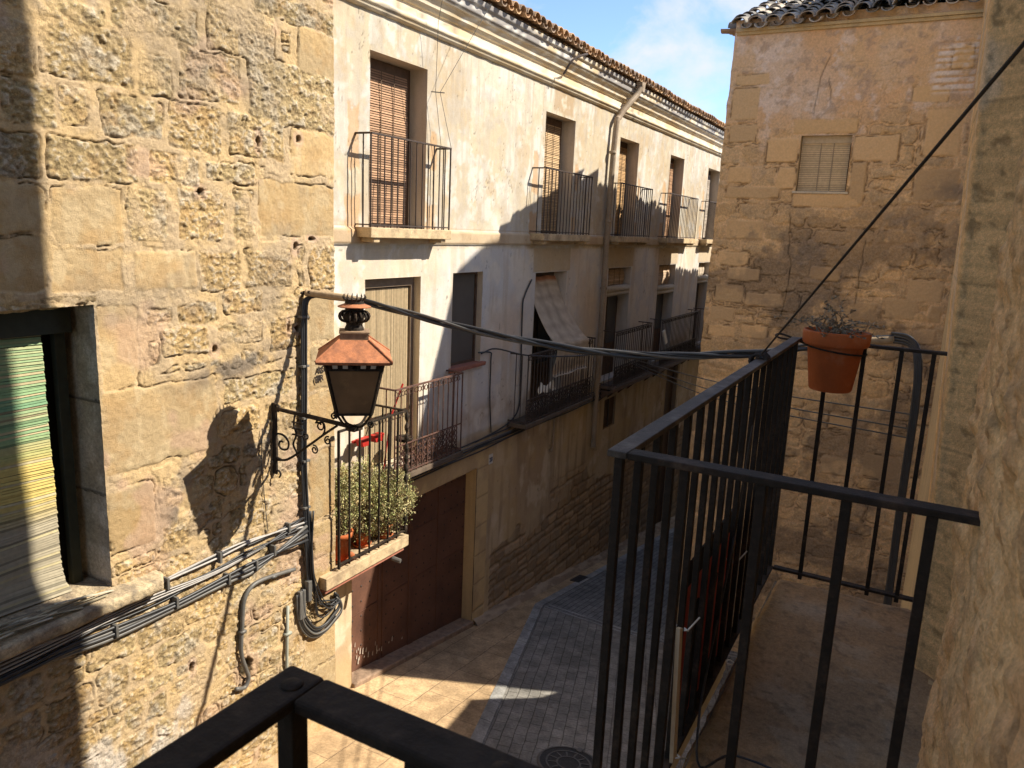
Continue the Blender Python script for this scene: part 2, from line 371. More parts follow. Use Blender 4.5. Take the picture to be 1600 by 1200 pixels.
# ------------------------------------------------------------------ stone house on the left (A)
YA = 5.4
A = thing('stone_house', (4.0, YA+1, gz(4)), 'sunlit golden stone house filling the left side, with a green slatted blind in its window', 'house')
A_STONES = [(3.18, 3.68, 1.25, 1.4), (3.71, 4.46, 1.3, 1.57), (4.54, 5.31, 1.32, 1.74), (5.04, 6.09, 1.72, 1.95), (5.56, 6.09, 1.3, 1.74), (3.18, 3.89, 0.87, 1.27), (3.91, 4.21, 0.87, 1.18), (4.26, 4.89, 0.91, 1.31), (4.97, 6.09, 0.83, 1.39), (2.93, 3.28, 0.52, 0.82), (3.29, 3.51, 0.57, 0.84), (3.58, 4.11, 0.53, 0.85), (4.15, 4.68, 0.5, 0.88), (4.74, 5.39, 0.51, 0.88), (5.45, 6.09, 0.41, 0.83), (3.19, 3.88, 0.2, 0.5), (3.96, 4.43, 0.22, 0.48), (4.48, 5.03, 0.28, 0.46), (2.8, 3.16, 0.17, 0.48), (3.18, 3.73, -0.25, 0.17), (3.16, 3.71, -0.6, -0.26), (3.76, 4.11, -0.22, 0.18), (4.19, 4.68, -0.22, 0.21), (4.77, 4.99, -0.2, 0.25), (5.05, 6.09, -0.17, 0.35), (2.77, 3.17, -0.19, 0.15), (2.74, 3.14, -0.56, -0.19), (3.78, 4.37, -0.6, -0.29), (4.4, 4.85, -0.64, -0.29), (4.89, 5.46, -0.63, -0.27), (5.68, 6.08, -0.68, -0.24), (2.86, 3.16, 0.83, 1.2), (3.46, 3.81, -1.37, -0.7), (3.87, 4.11, -0.88, -0.72), (4.15, 4.57, -0.91, -0.71), (4.63, 5.1, -0.86, -0.63), (3.98, 4.47, -1.15, -0.9), (4.53, 5.06, -1.12, -0.93), (5.68, 6.08, -1.2, -0.68), (5.67, 6.08, -1.71, -1.23), (3.44, 4.53, -2.02, -1.35), (4.61, 5.46, -1.67, -1.43), (3.45, 3.87, -2.67, -2.14), (3.93, 4.15, -2.41, -2.15), (5.66, 6.07, -2.34, -1.73), (5.65, 6.07, -3.13, -2.36), (5.15, 5.63, -1.25, -0.92), (4.56, 5.01, -1.95, -1.71), (4.91, 5.6, -2.78, -2.31), (4.63, 5.13, -2.92, -2.58), (3.87, 3.97, -1.21, -1.01)]
A_STONES = [(a+.0, b, c, d) for a, b, c, d in A_STONES]
WX1, WZ0, WZ1 = 3.45, -2.92, -.68     # window opening
def ashlar_wall_A():
    us = line_with(1.9, 6.08, .0085, (WX1,)); vs = line_with(-5.9, 2.6, .0088, (WZ0, WZ1))
    U, V = np.meshgrid(us, vs, indexing='ij')
    rng = random.Random(8)
    fill = stones_fill(1.5, 5.65, -6.1, -2.7, .14, .30, .16, .5, rng)+stones_fill(1.5, 6.1, -2.7, 2.6, .13, .27, .14, .42, rng)
    quoin = []; z = -6.1; k = 0
    while z < -3.13: quoin.append((5.55 if k % 2 else 5.7, 6.12, z, min(z+.42, -3.13))); z += .42; k += 1
    ex = A_STONES+quoin
    s1, i1 = stone_field(U, V, ex, gap=.008, warp=.036, rnd=.028, wf=6, seed=1)
    s2, i2 = stone_field(U, V, fill, gap=.016, warp=.045, rnd=.06, seed=4)
    s2 = np.where(V > -2.95, np.minimum(s2, -s1-.085), np.minimum(s2, -s1-.022))
    sm = np.maximum(s1, s2); ids = np.where(s1 >= s2, i1, i2+1000)
    rr = np.random.default_rng(4)
    nid = 3000; shade = rr.uniform(.80, 1.16, nid); hue = rr.random(nid); proud = rr.uniform(-.008, .012, nid)
    area = np.zeros(nid)
    for k, (a, b, c, d) in enumerate(ex): area[k] = (b-a)*(d-c)
    ids = np.clip(ids, 0, nid-1)
    flag = np.zeros(nid); flag[[4, 19, 20, 24, 25, 26, 27, 32, 38, 39, 40, 42, 44, 45, 14]] = 1; flag[len(A_STONES):len(ex)] = .8; smooth = flag[ids]
    inst = ss(sm, -.002, .014)
    n1 = fbm(U, V, 1.3, 4, 2); n2 = fbm(U, V, 6, 4, 3); n3 = fbm(U, V, 22, 4, 6, .6); n4 = fbm(U, V, 60, 2, 9)
    rough = fbm(U+.02*n3, V*1.2, 14, 4, 12, .62)
    ridg = 1-np.abs(2*fbm(U, V, 16, 3, 21)-1)
    r2_ = fbm(U, V*1.3, 30, 3, 15, .6)
    Hs = proud[ids]*.7+.004+(1-smooth)*((rough-.5)*.036+(r2_-.5)*.030+(ridg-.7)*.010)+smooth*((n3-.5)*.010+(n4-.5)*.003)+.003*ss(sm, 0, .04)
    Hm = (n2-.5)*.020+(n3-.5)*.016+.005
    H = Hm+(Hs-Hm)*inst
    # cracks along parts of the stone edges
    cw = .002+.006*fbm(U, V, 9, 2, 33)*fbm(U, V, 3, 2, 34)*2
    cm = ss(fbm(U, V, 3.4, 4, 31, .6), .535, .59)*np.exp(-((sm+.016*(n3-.5))/cw)**2)
    H = H-.024*cm
    # free cracks
    fc = np.exp(-((fbm(U, V, 2.2, 4, 41)-.5)/.0035)**2)*ss(fbm(U, V, 1.1, 2, 43), .56, .66)
    H = H-.014*fc
    # mortar smears over the stones
    sme = ss(fbm(U, V, 3.2, 4, 51), .57, .68)*(1-smooth)
    H = H*(1-.5*sme)+.012*sme
    och = mix(col(.53, .375, .175), col(.45, .345, .18), ss(hue[ids], .35, .75))
    och = mix(och, col(.44, .40, .33), .55*(1-smooth)*ss(fbm(U, V, 4.5, 4, 19), .56, .68))
    och = mix(och, mix(mix(col(.54, .385, .195), col(.47, .355, .20), ss(n1, .4, .6)), col(.58, .46, .28), .6*ss(fbm(U, V*.5, 9, 4, 17), .5, .65)), smooth)
    och = och*shade[ids][..., None]
    och = mix(och, col(.27, .20, .115), (1-smooth)*.65*ss(-r2_-.6*rough, -.72, -.55))  # crevice shade painted into the rough stones
    och = mix(och, col(.66, .58, .45), (1-smooth)*.6*ss(r2_+.6*rough, .86, 1.02))  # pale highlights painted on their raised grain
    och = mix(och, col(.45, .28, .12), .4*ss(n2, .55, .72))
    mor = mix(col(.62, .455, .245), col(.55, .42, .26), ss(n2, .35, .65))
    C = mix(mor, och, inst)
    C = mix(C, mor, sme*.8)
    C = mix(C, col(.55, .37, .27), .5*ss(fbm(U, V, 2.0, 3, 61), .66, .74))
    C = C*(1-.66*np.clip(cm+.8*fc, 0, 1))[..., None]
    # soot and damp stains of their own shape
    blot = ss(fbm(U, V, 1.1, 5, 71, .6), .56, .70)
    C = mix(C, col(.30, .25, .18), .32*blot*ss(V, -3.2, -1.2)+.15*blot)
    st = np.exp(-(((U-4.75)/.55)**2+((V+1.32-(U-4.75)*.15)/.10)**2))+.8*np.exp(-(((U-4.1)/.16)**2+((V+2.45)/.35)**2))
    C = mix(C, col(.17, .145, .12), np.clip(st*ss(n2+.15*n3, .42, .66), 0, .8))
    # bluish white lime run-off low on the wall
    lime = ss(fbm(U*1.6, V*.8, 2.4, 4, 81), .52, .66)*ss(-V, 3.6, 4.4)*ss(4.6-U, 0, .8)
    C = mix(C, col(.60, .58, .55), .6*lime)
    lich = .7*ss(fbm(U, V, 2.5, 4, 83), .52, .64)*ss(V, .9, 1.5)*ss(4.2-U, 0, 1.2)
    C = mix(C, col(.50, .50, .52), .55*lich)
    # putlog holes
    for (a, b, w, h) in ((5.06, .66, .022, .05), (5.56, .74, .03, .035), (5.51, -.25, .03, .04), (4.44, .19, .03, .03), (4.52, -1.14, .028, .035), (5.52, -1.05, .03, .03), (5.40, -1.02, .02, .05), (4.77, -4.33, .07, .10), (4.15, -4.0, .02, .05), (5.73, -.18, .045, .02)):
        q = ((U-a)/w)**2+((V-b)/h)**2; k = 1-ss(q+(n3-.5)*1.2, .6, 1.4)
        C = C*(1-.85*k)[..., None]; H = H-.05*k
        k2 = (1-ss(q+(n2-.5)*6, 3, 7)); C = mix(C, col(.60, .42, .31), .5*k2*(1-k))
    # quoin jamb stones beside the window: greyer
    jb = ss(U, WX1-.02, WX1)*(1-ss(U, WX1+.02, WX1+.05))*ss(V, WZ0, WZ0+.05)*(1-ss(V, WZ1-.05, WZ1))
    # rounded corner at the free end
    edge = ss(U, 6.045, 6.08)
    def fn(U, V, H): return np.stack([U-edge*.012*1, YA-H+edge*.03, V], -1)
    H = H*(1-.5*edge)+(fbm(V, V*0, 4, 3, 91)-.5)*.02*edge
    holes = [(0, WX1, WZ0, WZ1)]
    C = C*col(.80, .79, .80)
    al = 1-.72*smooth*inst-.45*(1-inst)
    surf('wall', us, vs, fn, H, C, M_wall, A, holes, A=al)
ashlar_wall_A()
m = MB()   # body behind the modelled face, cut round the window
m.box(3.5, 6.06, YA+.06, 11, gz(7), 4.2); m.box(-6, 3.5, YA+.06, 11, gz(7), -2.95); m.box(-6, 3.5, YA+.06, 11, -.6, 4.2); m.box(-6, 3.5, YA+.55, 11, -2.95, -.6)
m.box(-6, 1.92, YA+.03, YA+.055, gz(-6)-2, 4.2); m.box(1.92, 6.06, YA+.0, YA+.055, 2.6, 4.2)
obj('masonry', m, M_ashlar, A)
# window reveal: dressed stones with a worn arris
def reveal_A():
    us = line_with(0, .42, .0105); vs = line_with(WZ0-.02, WZ1+.02, .0105)
    U, V = np.meshgrid(us, vs, indexing='ij')
    n2 = fbm(U, V, 6, 4, 103); n3 = fbm(U, V, 25, 4, 106)
    bl = (np.abs(((V+2.92) % .74)-.02) < .010+.006*n3).astype(float)
    C = mix(col(.46, .40, .33), col(.33, .28, .22), ss(n2, .4, .65)); C = mix(C, col(.48, .36, .2), ss(U, .02, .28)*.6); C = C*(1-.6*bl)[..., None]
    H = (n2-.5)*.03+(n3-.5)*.012-.012*bl
    def fn(U, V, H): return np.stack([WX1-.0+H*.8*ss(U, 0, .03)+.0*U, YA+U-.004, V], -1)
    surf('window_reveal', us, vs, fn, H, C, M_wall, A)
reveal_A()
# lintel with ragged lower edge
def lintel_A():
    us = line_with(1.7, 3.47, .02); vs = line_with(0, 1, .04)
    U, V = np.meshgrid(us, vs, indexing='ij'); n = fbm(U, V, 6, 4, 113)
    C = mix(col(.50, .37, .2), col(.33, .25, .15), ss(n, .4, .6))
    def fn(U, V, H):
        y = YA-.012+.36*V; z = np.where(V < .02, WZ1+.06, WZ1-.01)+(n-.5)*.07
        return np.stack([U, y, z], -1)
    surf('lintel', us, vs, fn, n*0, C, M_wall, A)
lintel_A()
# sill: projecting worn ledge
def sill_A():
    us = line_with(1.7, 3.84, .014); vs = line_with(0, 1, .03)
    U, V = np.meshgrid(us, vs, indexing='ij')
    n = fbm(U, V*.5, 7, 4, 123); n3 = fbm(U, V*.5, 30, 3, 124)
    prof = [(0, .30, 0.0), (.5, -.185, -.015), (.53, -.20, -.025), (.66, -.195, -.105), (.70, -.17, -.125), (1, .05, -.13)]
    pv = np.array(prof); Y = YA+np.interp(V, pv[:, 0], pv[:, 1]); Z = WZ0+.0+np.interp(V, pv[:, 0], pv[:, 2])
    end = ss(U, 3.76, 3.84)
    Y = Y+end*.10*(V > .3)
    C = mix(col(.50, .40, .26), col(.33, .26, .18), ss(n, .4, .65)); C = mix(C, col(.2, .17, .13), .7*ss(n3, .6, .75))
    def fn(U, V, H): return np.stack([U, Y+(n-.5)*.018*ss(V, .2, .5), Z+(n-.5)*.018+(n3-.5)*.010], -1)
    surf('window_sill', us, vs, fn, n*0, C, M_wall, A)
sill_A()
# green slatted blind bulging over the sill
def blind_A():
    rows = 104; mb = MB(); cc = []
    rg = random.Random(2)
    def path(t):   # t 0 top .. 1 bottom
        z = -.90-2.02*t
        y = 5.66-.04*t
        if t > .86: k = (t-.86)/.14; y -= .05*k*k; z += .01*k*k
        return y, z
    cols = [(.20, .31, .16), (.15, .27, .15), (.23, .32, .17), (.30, .33, .18)]
    for r in range(rows):
        t0, t1 = r/rows, (r+.86)/rows
        (ya, za), (yb, zb) = path(t0), path(t1)
        g = rg.choice(cols); t = t0
        k = min(1, max(0, (t-.36)/.12)); yel = (.48, .36, .11)
        g = tuple(g[i]*(1-k*.9)+yel[i]*k*.9 for i in range(3))
        k = min(1, max(0, (t-.60)/.10)); gr = (.30, .265, .19)
        g = tuple(g[i]*(1-k)+gr[i]*k for i in range(3))
        if rg.random() < .12: g = (.37, .32, .19)
        if rg.random() < .1: g = tuple(c*.6 for c in g)
        w = rg.uniform(.92, 1.08); g = tuple(c*w for c in g)
        xr = 3.20+rg.uniform(-.004, .004)+(.03*max(0, (t-.94)/.06))
        tw = rg.uniform(-.006, .006); n = 9
        ir = [1.75+(xr-1.75)*k/(n-1) for k in range(n)]
        wob = [math.sin(x*5+r*.13)*.004*(1+t)+tw*(x-2.5) for x in ir]
        i0 = len(mb.v)
        for k in range(n):
            x = ir[k]; o = wob[k]
            mb.v.append((x, ya+o, za+o*.8)); mb.v.append((x, yb+o-.006, zb+o*.8))
            mb.v.append((x, ya+o+.008, za+o*.8)); mb.v.append((x, yb+o+.002, zb+o*.8))
            cc += [g]*4
        for k in range(n-1):
            a = i0+4*k
            mb.f += [(a, a+1, a+5, a+4), (a+2, a+6, a+7, a+3), (a, a+4, a+6, a+2), (a+1, a+3, a+7, a+5)]
        a = i0+4*(n-1); mb.f += [(a, a+2, a+3, a+1)]
    obj('blind', mb, M_attr, A, colors=cc)
    # tangle of loose slats lying on the sill
    mb = MB(); cc = []
    for k in range(26):
        x0 = rg.uniform(2.0, 3.0); x1 = x0+rg.uniform(.3, .75); y = rg.uniform(5.24, 5.42); z = WZ0+rg.uniform(.01, .10)
        x1 = min(x1, 3.43)
        n0 = len(mb.v); mb.bar((x0, y, z), (x1, y+rg.uniform(-.05, .05), WZ0+rg.uniform(.0, .06)), .018, .006)
        c = rg.choice([(.42, .38, .28), (.33, .29, .2), (.5, .46, .36), (.2, .17, .12)]); cc += [c]*(len(mb.v)-n0)
    obj('loose_slats', mb, M_attr, A, colors=cc)
blind_A()
m = MB(); m.box(1.7, 3.46, YA+.42, YA+.50, WZ0, WZ1+.05); obj('window_backing', m, M_dark, A)
m = MB(); m.box(1.7, 3.40, 5.60, 5.66, WZ1-.22, WZ1-.02); m.box(3.30, 3.38, 5.66, 5.72, WZ0, WZ1-.22); obj('window_frame', m, mat('dark_green_frame', (.035, .038, .026), rough=.7, nscale=15), A, bevel=.004)
def text_mesh(body, size, loc, rot, mt, name, parent):
    cu = bpy.data.curves.new(name, 'FONT'); cu.body = body; cu.size = size; cu.extrude = .0015; cu.offset = .0035
    to = bpy.data.objects.new('tmp', cu); COL.objects.link(to)
    dg = bpy.context.evaluated_depsgraph_get(); me = bpy.data.meshes.new_from_object(to.evaluated_get(dg))
    bpy.data.objects.remove(to); me.materials.clear(); me.name = name
    o = link(name, me, mt, parent); o.location = Vector(loc)-origin(parent); o.rotation_euler = rot; return o
text_mesh('AG', .085, (5.76, YA-.030, -1.52), (PI/2, 0, 0), M_paint, 'painted_letters', A)
text_mesh('L', .085, (5.97, YA-.030, -1.61), (PI/2, 0, 0), M_paint, 'painted_letters', A)
text_mesh('(ER', .085, (5.73, YA-.030, -1.61), (PI/2, 0, 0), M_paint, 'painted_letters', A)

# ------------------------------------------------------------------ plastered house (B)
YB = 5.8
B = thing('plastered_house', (15, YB+1, gz(15)), 'long cream plastered house with two rows of iron balconies and a brown garage door', 'house')
UP = [(7.10, 8.20), (11.51, 12.66), (14.83, 15.93), (18.13, 19.25), (21.57, 22.81)]
UPZ = (-.05, 1.88)
LOW = [(7.03, 8.14, -3.05, -.65), (11.41, 12.65, -3.05, -.70), (14.66, 15.97, -3.05, -.70), (17.92, 19.27, -3.05, -.70), (21.44, 22.62, -3.05, -.70)]
W3 = (8.90, 9.70, -1.97, -.63)
GD = (6.80, 9.72, -7.5, -3.655)      # garage door opening
GW = (14.95, 15.62, -4.15, -3.50)    # small ground floor window
FD = (19.3, 20.3, -9.5, -3.35)
HB = [(a, b, *UPZ) for a, b in UP]+LOW+[W3, GD, GW, FD]
def wall_B():
    cx = [c for h in HB for c in h[:2]]; cz = [c for h in HB for c in h[2:]]
    g = [5.9]
    while g[-1] < 26: g.append(g[-1]+.013+.0016*(g[-1]-5.9))
    us = np.array(g)
    for c in cx: us[np.argmin(np.abs(us-c))] = c
    us = np.unique(us); vs = line_with(-9.6, 2.42, .021, cz)
    U, V = np.meshgrid(us, vs, indexing='ij')
    n1 = fbm(U, V, .8, 4, 202); n2 = fbm(U, V, 3.2, 4, 203); n3 = fbm(U, V, 14, 3, 206); nv = fbm(U*3, V*.35, 2.4, 4, 207)
    zf = -3.08
    crm = mix(col(.66, .60, .49), col(.60, .51, .37), ss(n1+.3*(n3-.5), .42, .62))
    crm = mix(crm, col(.70, .67, .62), .8*ss(n2+.4*(n3-.5), .50, .64))
    crm = mix(crm, col(.53, .41, .27), .7*ss(fbm(U, V, 2.2, 5, 211, .6), .54, .68))
    crm = mix(crm, col(.50, .47, .43), .45*ss(fbm(U, V, 5.5, 5, 213, .62), .54, .68))
    crm = mix(crm, col(.52, .44, .33), .35*ss(nv, .55, .75))
    # middle storey: greyer, growing towards the far end
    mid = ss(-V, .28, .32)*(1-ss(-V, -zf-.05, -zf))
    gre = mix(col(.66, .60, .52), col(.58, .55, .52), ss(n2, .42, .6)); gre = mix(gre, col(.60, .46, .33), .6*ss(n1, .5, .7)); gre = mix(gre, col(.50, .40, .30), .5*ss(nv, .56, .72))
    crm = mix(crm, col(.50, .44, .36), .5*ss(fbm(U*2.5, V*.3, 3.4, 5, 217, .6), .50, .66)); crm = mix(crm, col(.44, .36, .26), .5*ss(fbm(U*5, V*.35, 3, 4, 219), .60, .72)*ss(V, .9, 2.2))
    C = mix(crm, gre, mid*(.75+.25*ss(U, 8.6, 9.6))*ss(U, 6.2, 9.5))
    low = ss(-V, -zf-.02, -zf+.05)
    tan = mix(col(.50, .395, .26), col(.40, .30, .195), ss(n1, .4, .62)); tan = mix(tan, col(.58, .49, .37), .7*ss(n2, .54, .7))
    tan = mix(tan, col(.27, .20, .135), .6*ss(nv, .52, .72)); tan = mix(tan, col(.46, .33, .17), .5*ss(fbm(U, V, 1.5, 3, 215), .5, .65))
    C = mix(C, tan, low)
    H = (n2-.5)*.012+(n3-.5)*.004
    # dark weathering under the band of cables, dirt above the ground
    C = mix(C, col(.26, .19, .13), .55*np.exp(-((V+3.22)/.14)**2)*ss(n2+nv, .8, 1.1))
    C = mix(C, col(.42, .30, .19), .6*ss(n2, .38, .58)*np.exp(-((V+2.82-.1*n1)/.17)**2)*mid)
    # string course
    sc = ss(V, -.245, -.235)*(1-ss(V, -.075, -.06)); H = H+.035*sc
    C = mix(C, mix(col(.60, .46, .30), col(.52, .37, .22), ss(n2, .4, .6)), .85*sc)
    ln = np.exp(-((V+.04)/.008)**2); C = mix(C, col(.45, .3, .18), .5*ln)
    # peeled patches beside the doors
    for a, b in UP:
        for (px, pz, pw, ph, s) in ((a-.28, .95, .10, .34, 1), (a-.30, .08, .13, .22, 1), (b+.17, .95, .07, .24, 1), (b+.12, .1, .1, .18, .8)):
            q = 1-ss(np.maximum(np.abs(U-px)/pw, np.abs(V-pz)/ph)+(n3-.5)*.5+(n2-.5)*.6, .85, 1.0)
            C = mix(C, col(.60, .375, .20), .75*s*q); H = H-.004*q
    # arched relieving panels over middle-storey doors
    for a, b, c, d in LOW[1:]:
        q = ss(U, a-.12, a-.10)*(1-ss(U, b+.10, b+.12))*ss(V, d, d+.01)*(1-ss(V, -.30, -.28)); C = mix(C, col(.46, .35, .21), .7*q); H = H+.01*q
    q = ss(U, 11.75, 11.8)*(1-ss(U, 12.5, 12.6))*ss(V, 1.9, 1.95)*(1-ss(V, 2.28+.1*(n2-.5), 2.33)); C = mix(C, col(.46, .33, .2), .75*q*ss(n2+n3, .7, 1.0))
    # hairline cracks
    fc = np.exp(-((fbm(U, V*.6, 1.6, 5, 241)-.5)/.0022)**2)*ss(fbm(U, V, .9, 2, 243), .55, .62); C = C*(1-.5*fc)[..., None]; H = H-.006*fc
    # garage portal ashlar
    pj = np.maximum(ss(U, GD[1]-.01, GD[1])*(1-ss(U, 10.08, 10.10)), ss(V, GD[3], GD[3]+.01)*(1-ss(U, 10.08, 10.1)))*(1-ss(V, -3.24, -3.22))*low
    jl = (np.abs(((V+8.0) % .48)-.24) > .228)*ss(U, GD[1]-.02, GD[1])
    ac = mix(col(.54, .40, .215), col(.44, .32, .18), ss(n2, .4, .62)); C = mix(C, ac*(1-.35*jl)[..., None], pj*.9); H = H+.012*pj-.008*jl*pj
    # bare rubble base where the render has fallen
    top = -5.28+.32*(fbm(U, V*0, 1.3, 3, 251)-.5)*2+.09*(n3-.5)+.04*(U-12)*0
    rub = (1-ss(V, top-.02, top+.02))*ss(U, 10.22, 10.30)
    rub = np.maximum(rub, ss(fbm(U, V, 1.2, 4, 255), .57, .62)*ss(-V, 4.5, 5.0)*ss(U, 10.6, 11.4))
    rng = random.Random(15)
    fs = stones_fill(10, 26, -9.7, -4.0, .14, .30, .22, .62, rng)
    sm, idm = stone_field(U, V+.12*(U-10)*.0, fs, gap=.014, warp=.03, rnd=.05, seed=9)
    rr = np.random.default_rng(9).uniform(.72, 1.25, 4000)[np.clip(idm, 0, 3999)]
    ins = ss(sm, -.002, .016)
    rc = mix(col(.25, .185, .12), mix(col(.36, .25, .15), col(.30, .225, .15), ss(n2, .4, .6))*rr[..., None], ins)
    C = mix(C, rc, rub); H = H*(1-rub)+rub*(-.035+.028*ins+(n3-.5)*.02)
    # small black specks / nail holes
    sp = ss(vn(U*19, V*19), .955, .975); C = C*(1-.45*sp)[..., None]
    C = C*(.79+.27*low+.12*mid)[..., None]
    def fn(U, V, H): return np.stack([U, YB-H, V], -1)
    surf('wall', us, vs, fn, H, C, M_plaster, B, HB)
wall_B()
# reveals
def reveals_B(spec):
    mb = MB(); cc = []
    def q(pts, c):
        n = 6; P = [Vector(p) for p in pts]
        i0 = len(mb.v)
        for i in range(n+1):
            for j in range(n+1):
                a = P[0].lerp(P[1], i/n); b = P[3].lerp(P[2], i/n); mb.v.append(tuple(a.lerp(b, j/n))); k = random.uniform(.9, 1.08); cc.append(tuple(x*k for x in c))
        for i in range(n):
            for j in range(n):
                a = i0+i*(n+1)+j; mb.f.append((a, a+1, a+n+2, a+n+1))
    if spec is not None: (a, b, c, d), dep, cl = spec
    REV = [((x0, x1, *UPZ), .27, (.50, .43, .35)) for x0, x1 in UP]+[(LOW[0], .17, (.62, .52, .38))]+[(l, .26, (.56, .49, .42)) for l in LOW[1:]]+[(W3, .13, (.60, .50, .38)), (GD, .20, (.52, .38, .20)), (GW, .05, (.30, .22, .15)), (FD, .12, (.30, .22, .15))]
    if spec is None: return REV
    if True:
        y0, y1 = YB-.002, YB+dep+.03
        q([(b, y0, c), (b, y1, c), (b, y1, d), (b, y0, d)], cl); q([(a, y0, c), (a, y1, c), (a, y1, d), (a, y0, d)], cl)
        q([(a, y0, d), (a, y1, d), (b, y1, d), (b, y0, d)], cl); q([(a, y0, c), (a, y1, c), (b, y1, c), (b, y0, c)], cl)
    obj('opening_reveal', mb, M_plaster, B, colors=cc)
for sp_ in reveals_B(None): reveals_B(sp_)
m = MB()
m.box(5.9, 26, YB+.32, 12, -9.6, 2.7); obj('masonry', m, M_dark, B)
# cornice: stacked mouldings run along the wall (profile y,z)
def run_profile(name, prof, x0, x1, c1, c2, mt, parent, step=.12, seed=0, patch=None):
    us = line_with(x0, x1, step); pv = np.array(prof); s = np.concatenate([[0], np.cumsum(np.hypot(*np.diff(pv, axis=0).T))])
    vs = np.unique(np.concatenate([s, np.linspace(0, s[-1], 30)])); U, V = np.meshgrid(us, vs, indexing='ij')
    Y = np.interp(V, s, pv[:, 0]); Z = np.interp(V, s, pv[:, 1]); n = fbm(U, V, 3, 4, seed); n3 = fbm(U, V, 11, 3, seed+1)
    C = mix(col(*c1), col(*c2), ss(n, .4, .62)); C = mix(C, col(.22, .19, .16), .7*ss(n3, .56, .7)*ss(fbm(U, V*0, .7, 2, seed+3), .45, .6))
    if patch: C = patch(C, U, V, Z, n, n3)
    def fn(U, V, H): return np.stack([U, Y+(n3-.5)*.008, Z+(n3-.5)*.008], -1)
    return surf(name, us, vs, fn, n*0, C, mt, parent)
def eave_shade(C, U, V, Z, n, n3):  # eave shadow painted into the upper cornice, with pale patches
    k = ss(Z, 2.66, 2.72)*ss(fbm(U*.8, Z*3, 2.2, 4, 301), .36, .48)
    C = mix(C, col(.26, .26, .28), .85*k); return mix(C, col(.8, .78, .72), .8*ss(Z, 2.5, 2.6)*ss(n3, .60, .66))
run_profile('cornice', [(YB+.02, 2.28), (YB-.03, 2.285), (YB-.05, 2.31), (YB-.05, 2.335), (YB-.075, 2.35), (YB-.075, 2.39), (YB-.015, 2.40), (YB-.01, 2.53), (YB-.04, 2.535), (YB-.05, 2.57), (YB-.08, 2.58), (YB-.085, 2.62), (YB-.11, 2.66), (YB-.14, 2.675), (YB-.145, 2.71), (YB-.16, 2.715), (YB-.17, 2.80), (YB-.20, 2.82), (YB-.21, 2.88), (YB+.1, 2.90)], 5.9, 26, (.66, .58, .45), (.58, .46, .30), M_plaster, B, patch=eave_shade)

def tile_field(name, x0, x1, pos, n_rows, parent, mt, spacing=.22, r=.085, ln=.42, seed=1, jit=.01, c_main=((.42, .28, .17), (.34, .23, .15), (.50, .36, .22), (.27, .22, .18))):
    """pos(s, t, h): point at s along the eave, t up the slope, h above it"""
    rg = random.Random(seed); mb = MB(); cc = []
    n = int((x1-x0)/spacing)
    for row in range(n_rows):
        for k in range(n):
            for kind in (0, 1):      # cover, channel
                s = x0+(k+.5*(1-kind)+.25)*spacing+rg.uniform(-jit, jit)
                c = rg.choice(c_main); f = rg.uniform(.8, 1.15); c = tuple(v*f for v in c)
                t0 = row*ln*.82+rg.uniform(-.02, .02)*(jit/.01); t1 = t0+ln; i0 = len(mb.v); seg = 7
                tilt = rg.uniform(-.02, .02)*(jit/.01)
                for (t, lift) in ((t0, .03), (t1, .0)):
                    rr = r*(1.0 if t == t0 else .85) if kind == 0 else r*(.85 if t == t0 else 1.0)
                    for th in (0, .014):
                        for j in range(seg+1):
                            a = PI*j/seg
                            h = math.sin(a)*(rr+th)*.85 if kind == 0 else .055-math.sin(a)*(rr-th)*.75
                            mb.v.append(tuple(pos(s+math.cos(a)*(rr+(th if kind == 0 else -th))+tilt*(t-t0), t, h+lift+(.035 if kind == 0 else -.03)))); cc.append(c)
                m_ = seg+1
                for j in range(seg):
                    a = i0+j; b = i0+2*m_+j
                    mb.f += [(a, b, b+1, a+1), (a+m_, a+m_+1, b+m_+1, b+m_), (a, a+1, a+m_+1, a+m_), (b, b+m_, b+m_+1, b+1)]
                mb.f += [(i0, i0+m_, i0+3*m_, i0+2*m_), (i0+seg, i0+2*m_+seg, i0+3*m_+seg, i0+m_+seg)]
    return obj(name, mb, mt, parent, colors=cc, smooth=False)
tile_field('roof_tiles', 5.9, 26, lambda s, t, h: (s, 5.50+t*.96, 2.915+t*.28+h+.012*math.sin(s*1.3)+.008*math.sin(s*5)), 3, B, M_tile, spacing=.21, seed=2,
           c_main=((.46, .29, .17), (.38, .25, .16), (.54, .37, .22), (.33, .25, .19)))
m = MB(); m.face([(5.9, 5.60, 2.91), (26, 5.60, 2.91), (26, 10, 4.2), (5.9, 10, 4.2)]); m.face([(5.9, 5.8, 2.85), (26, 5.8, 2.85), (26, 10, 4.0), (5.9, 10, 4.0)]); obj('roof_deck', m, M_tile, B, colors=[(.3, .2, .13)]*8)

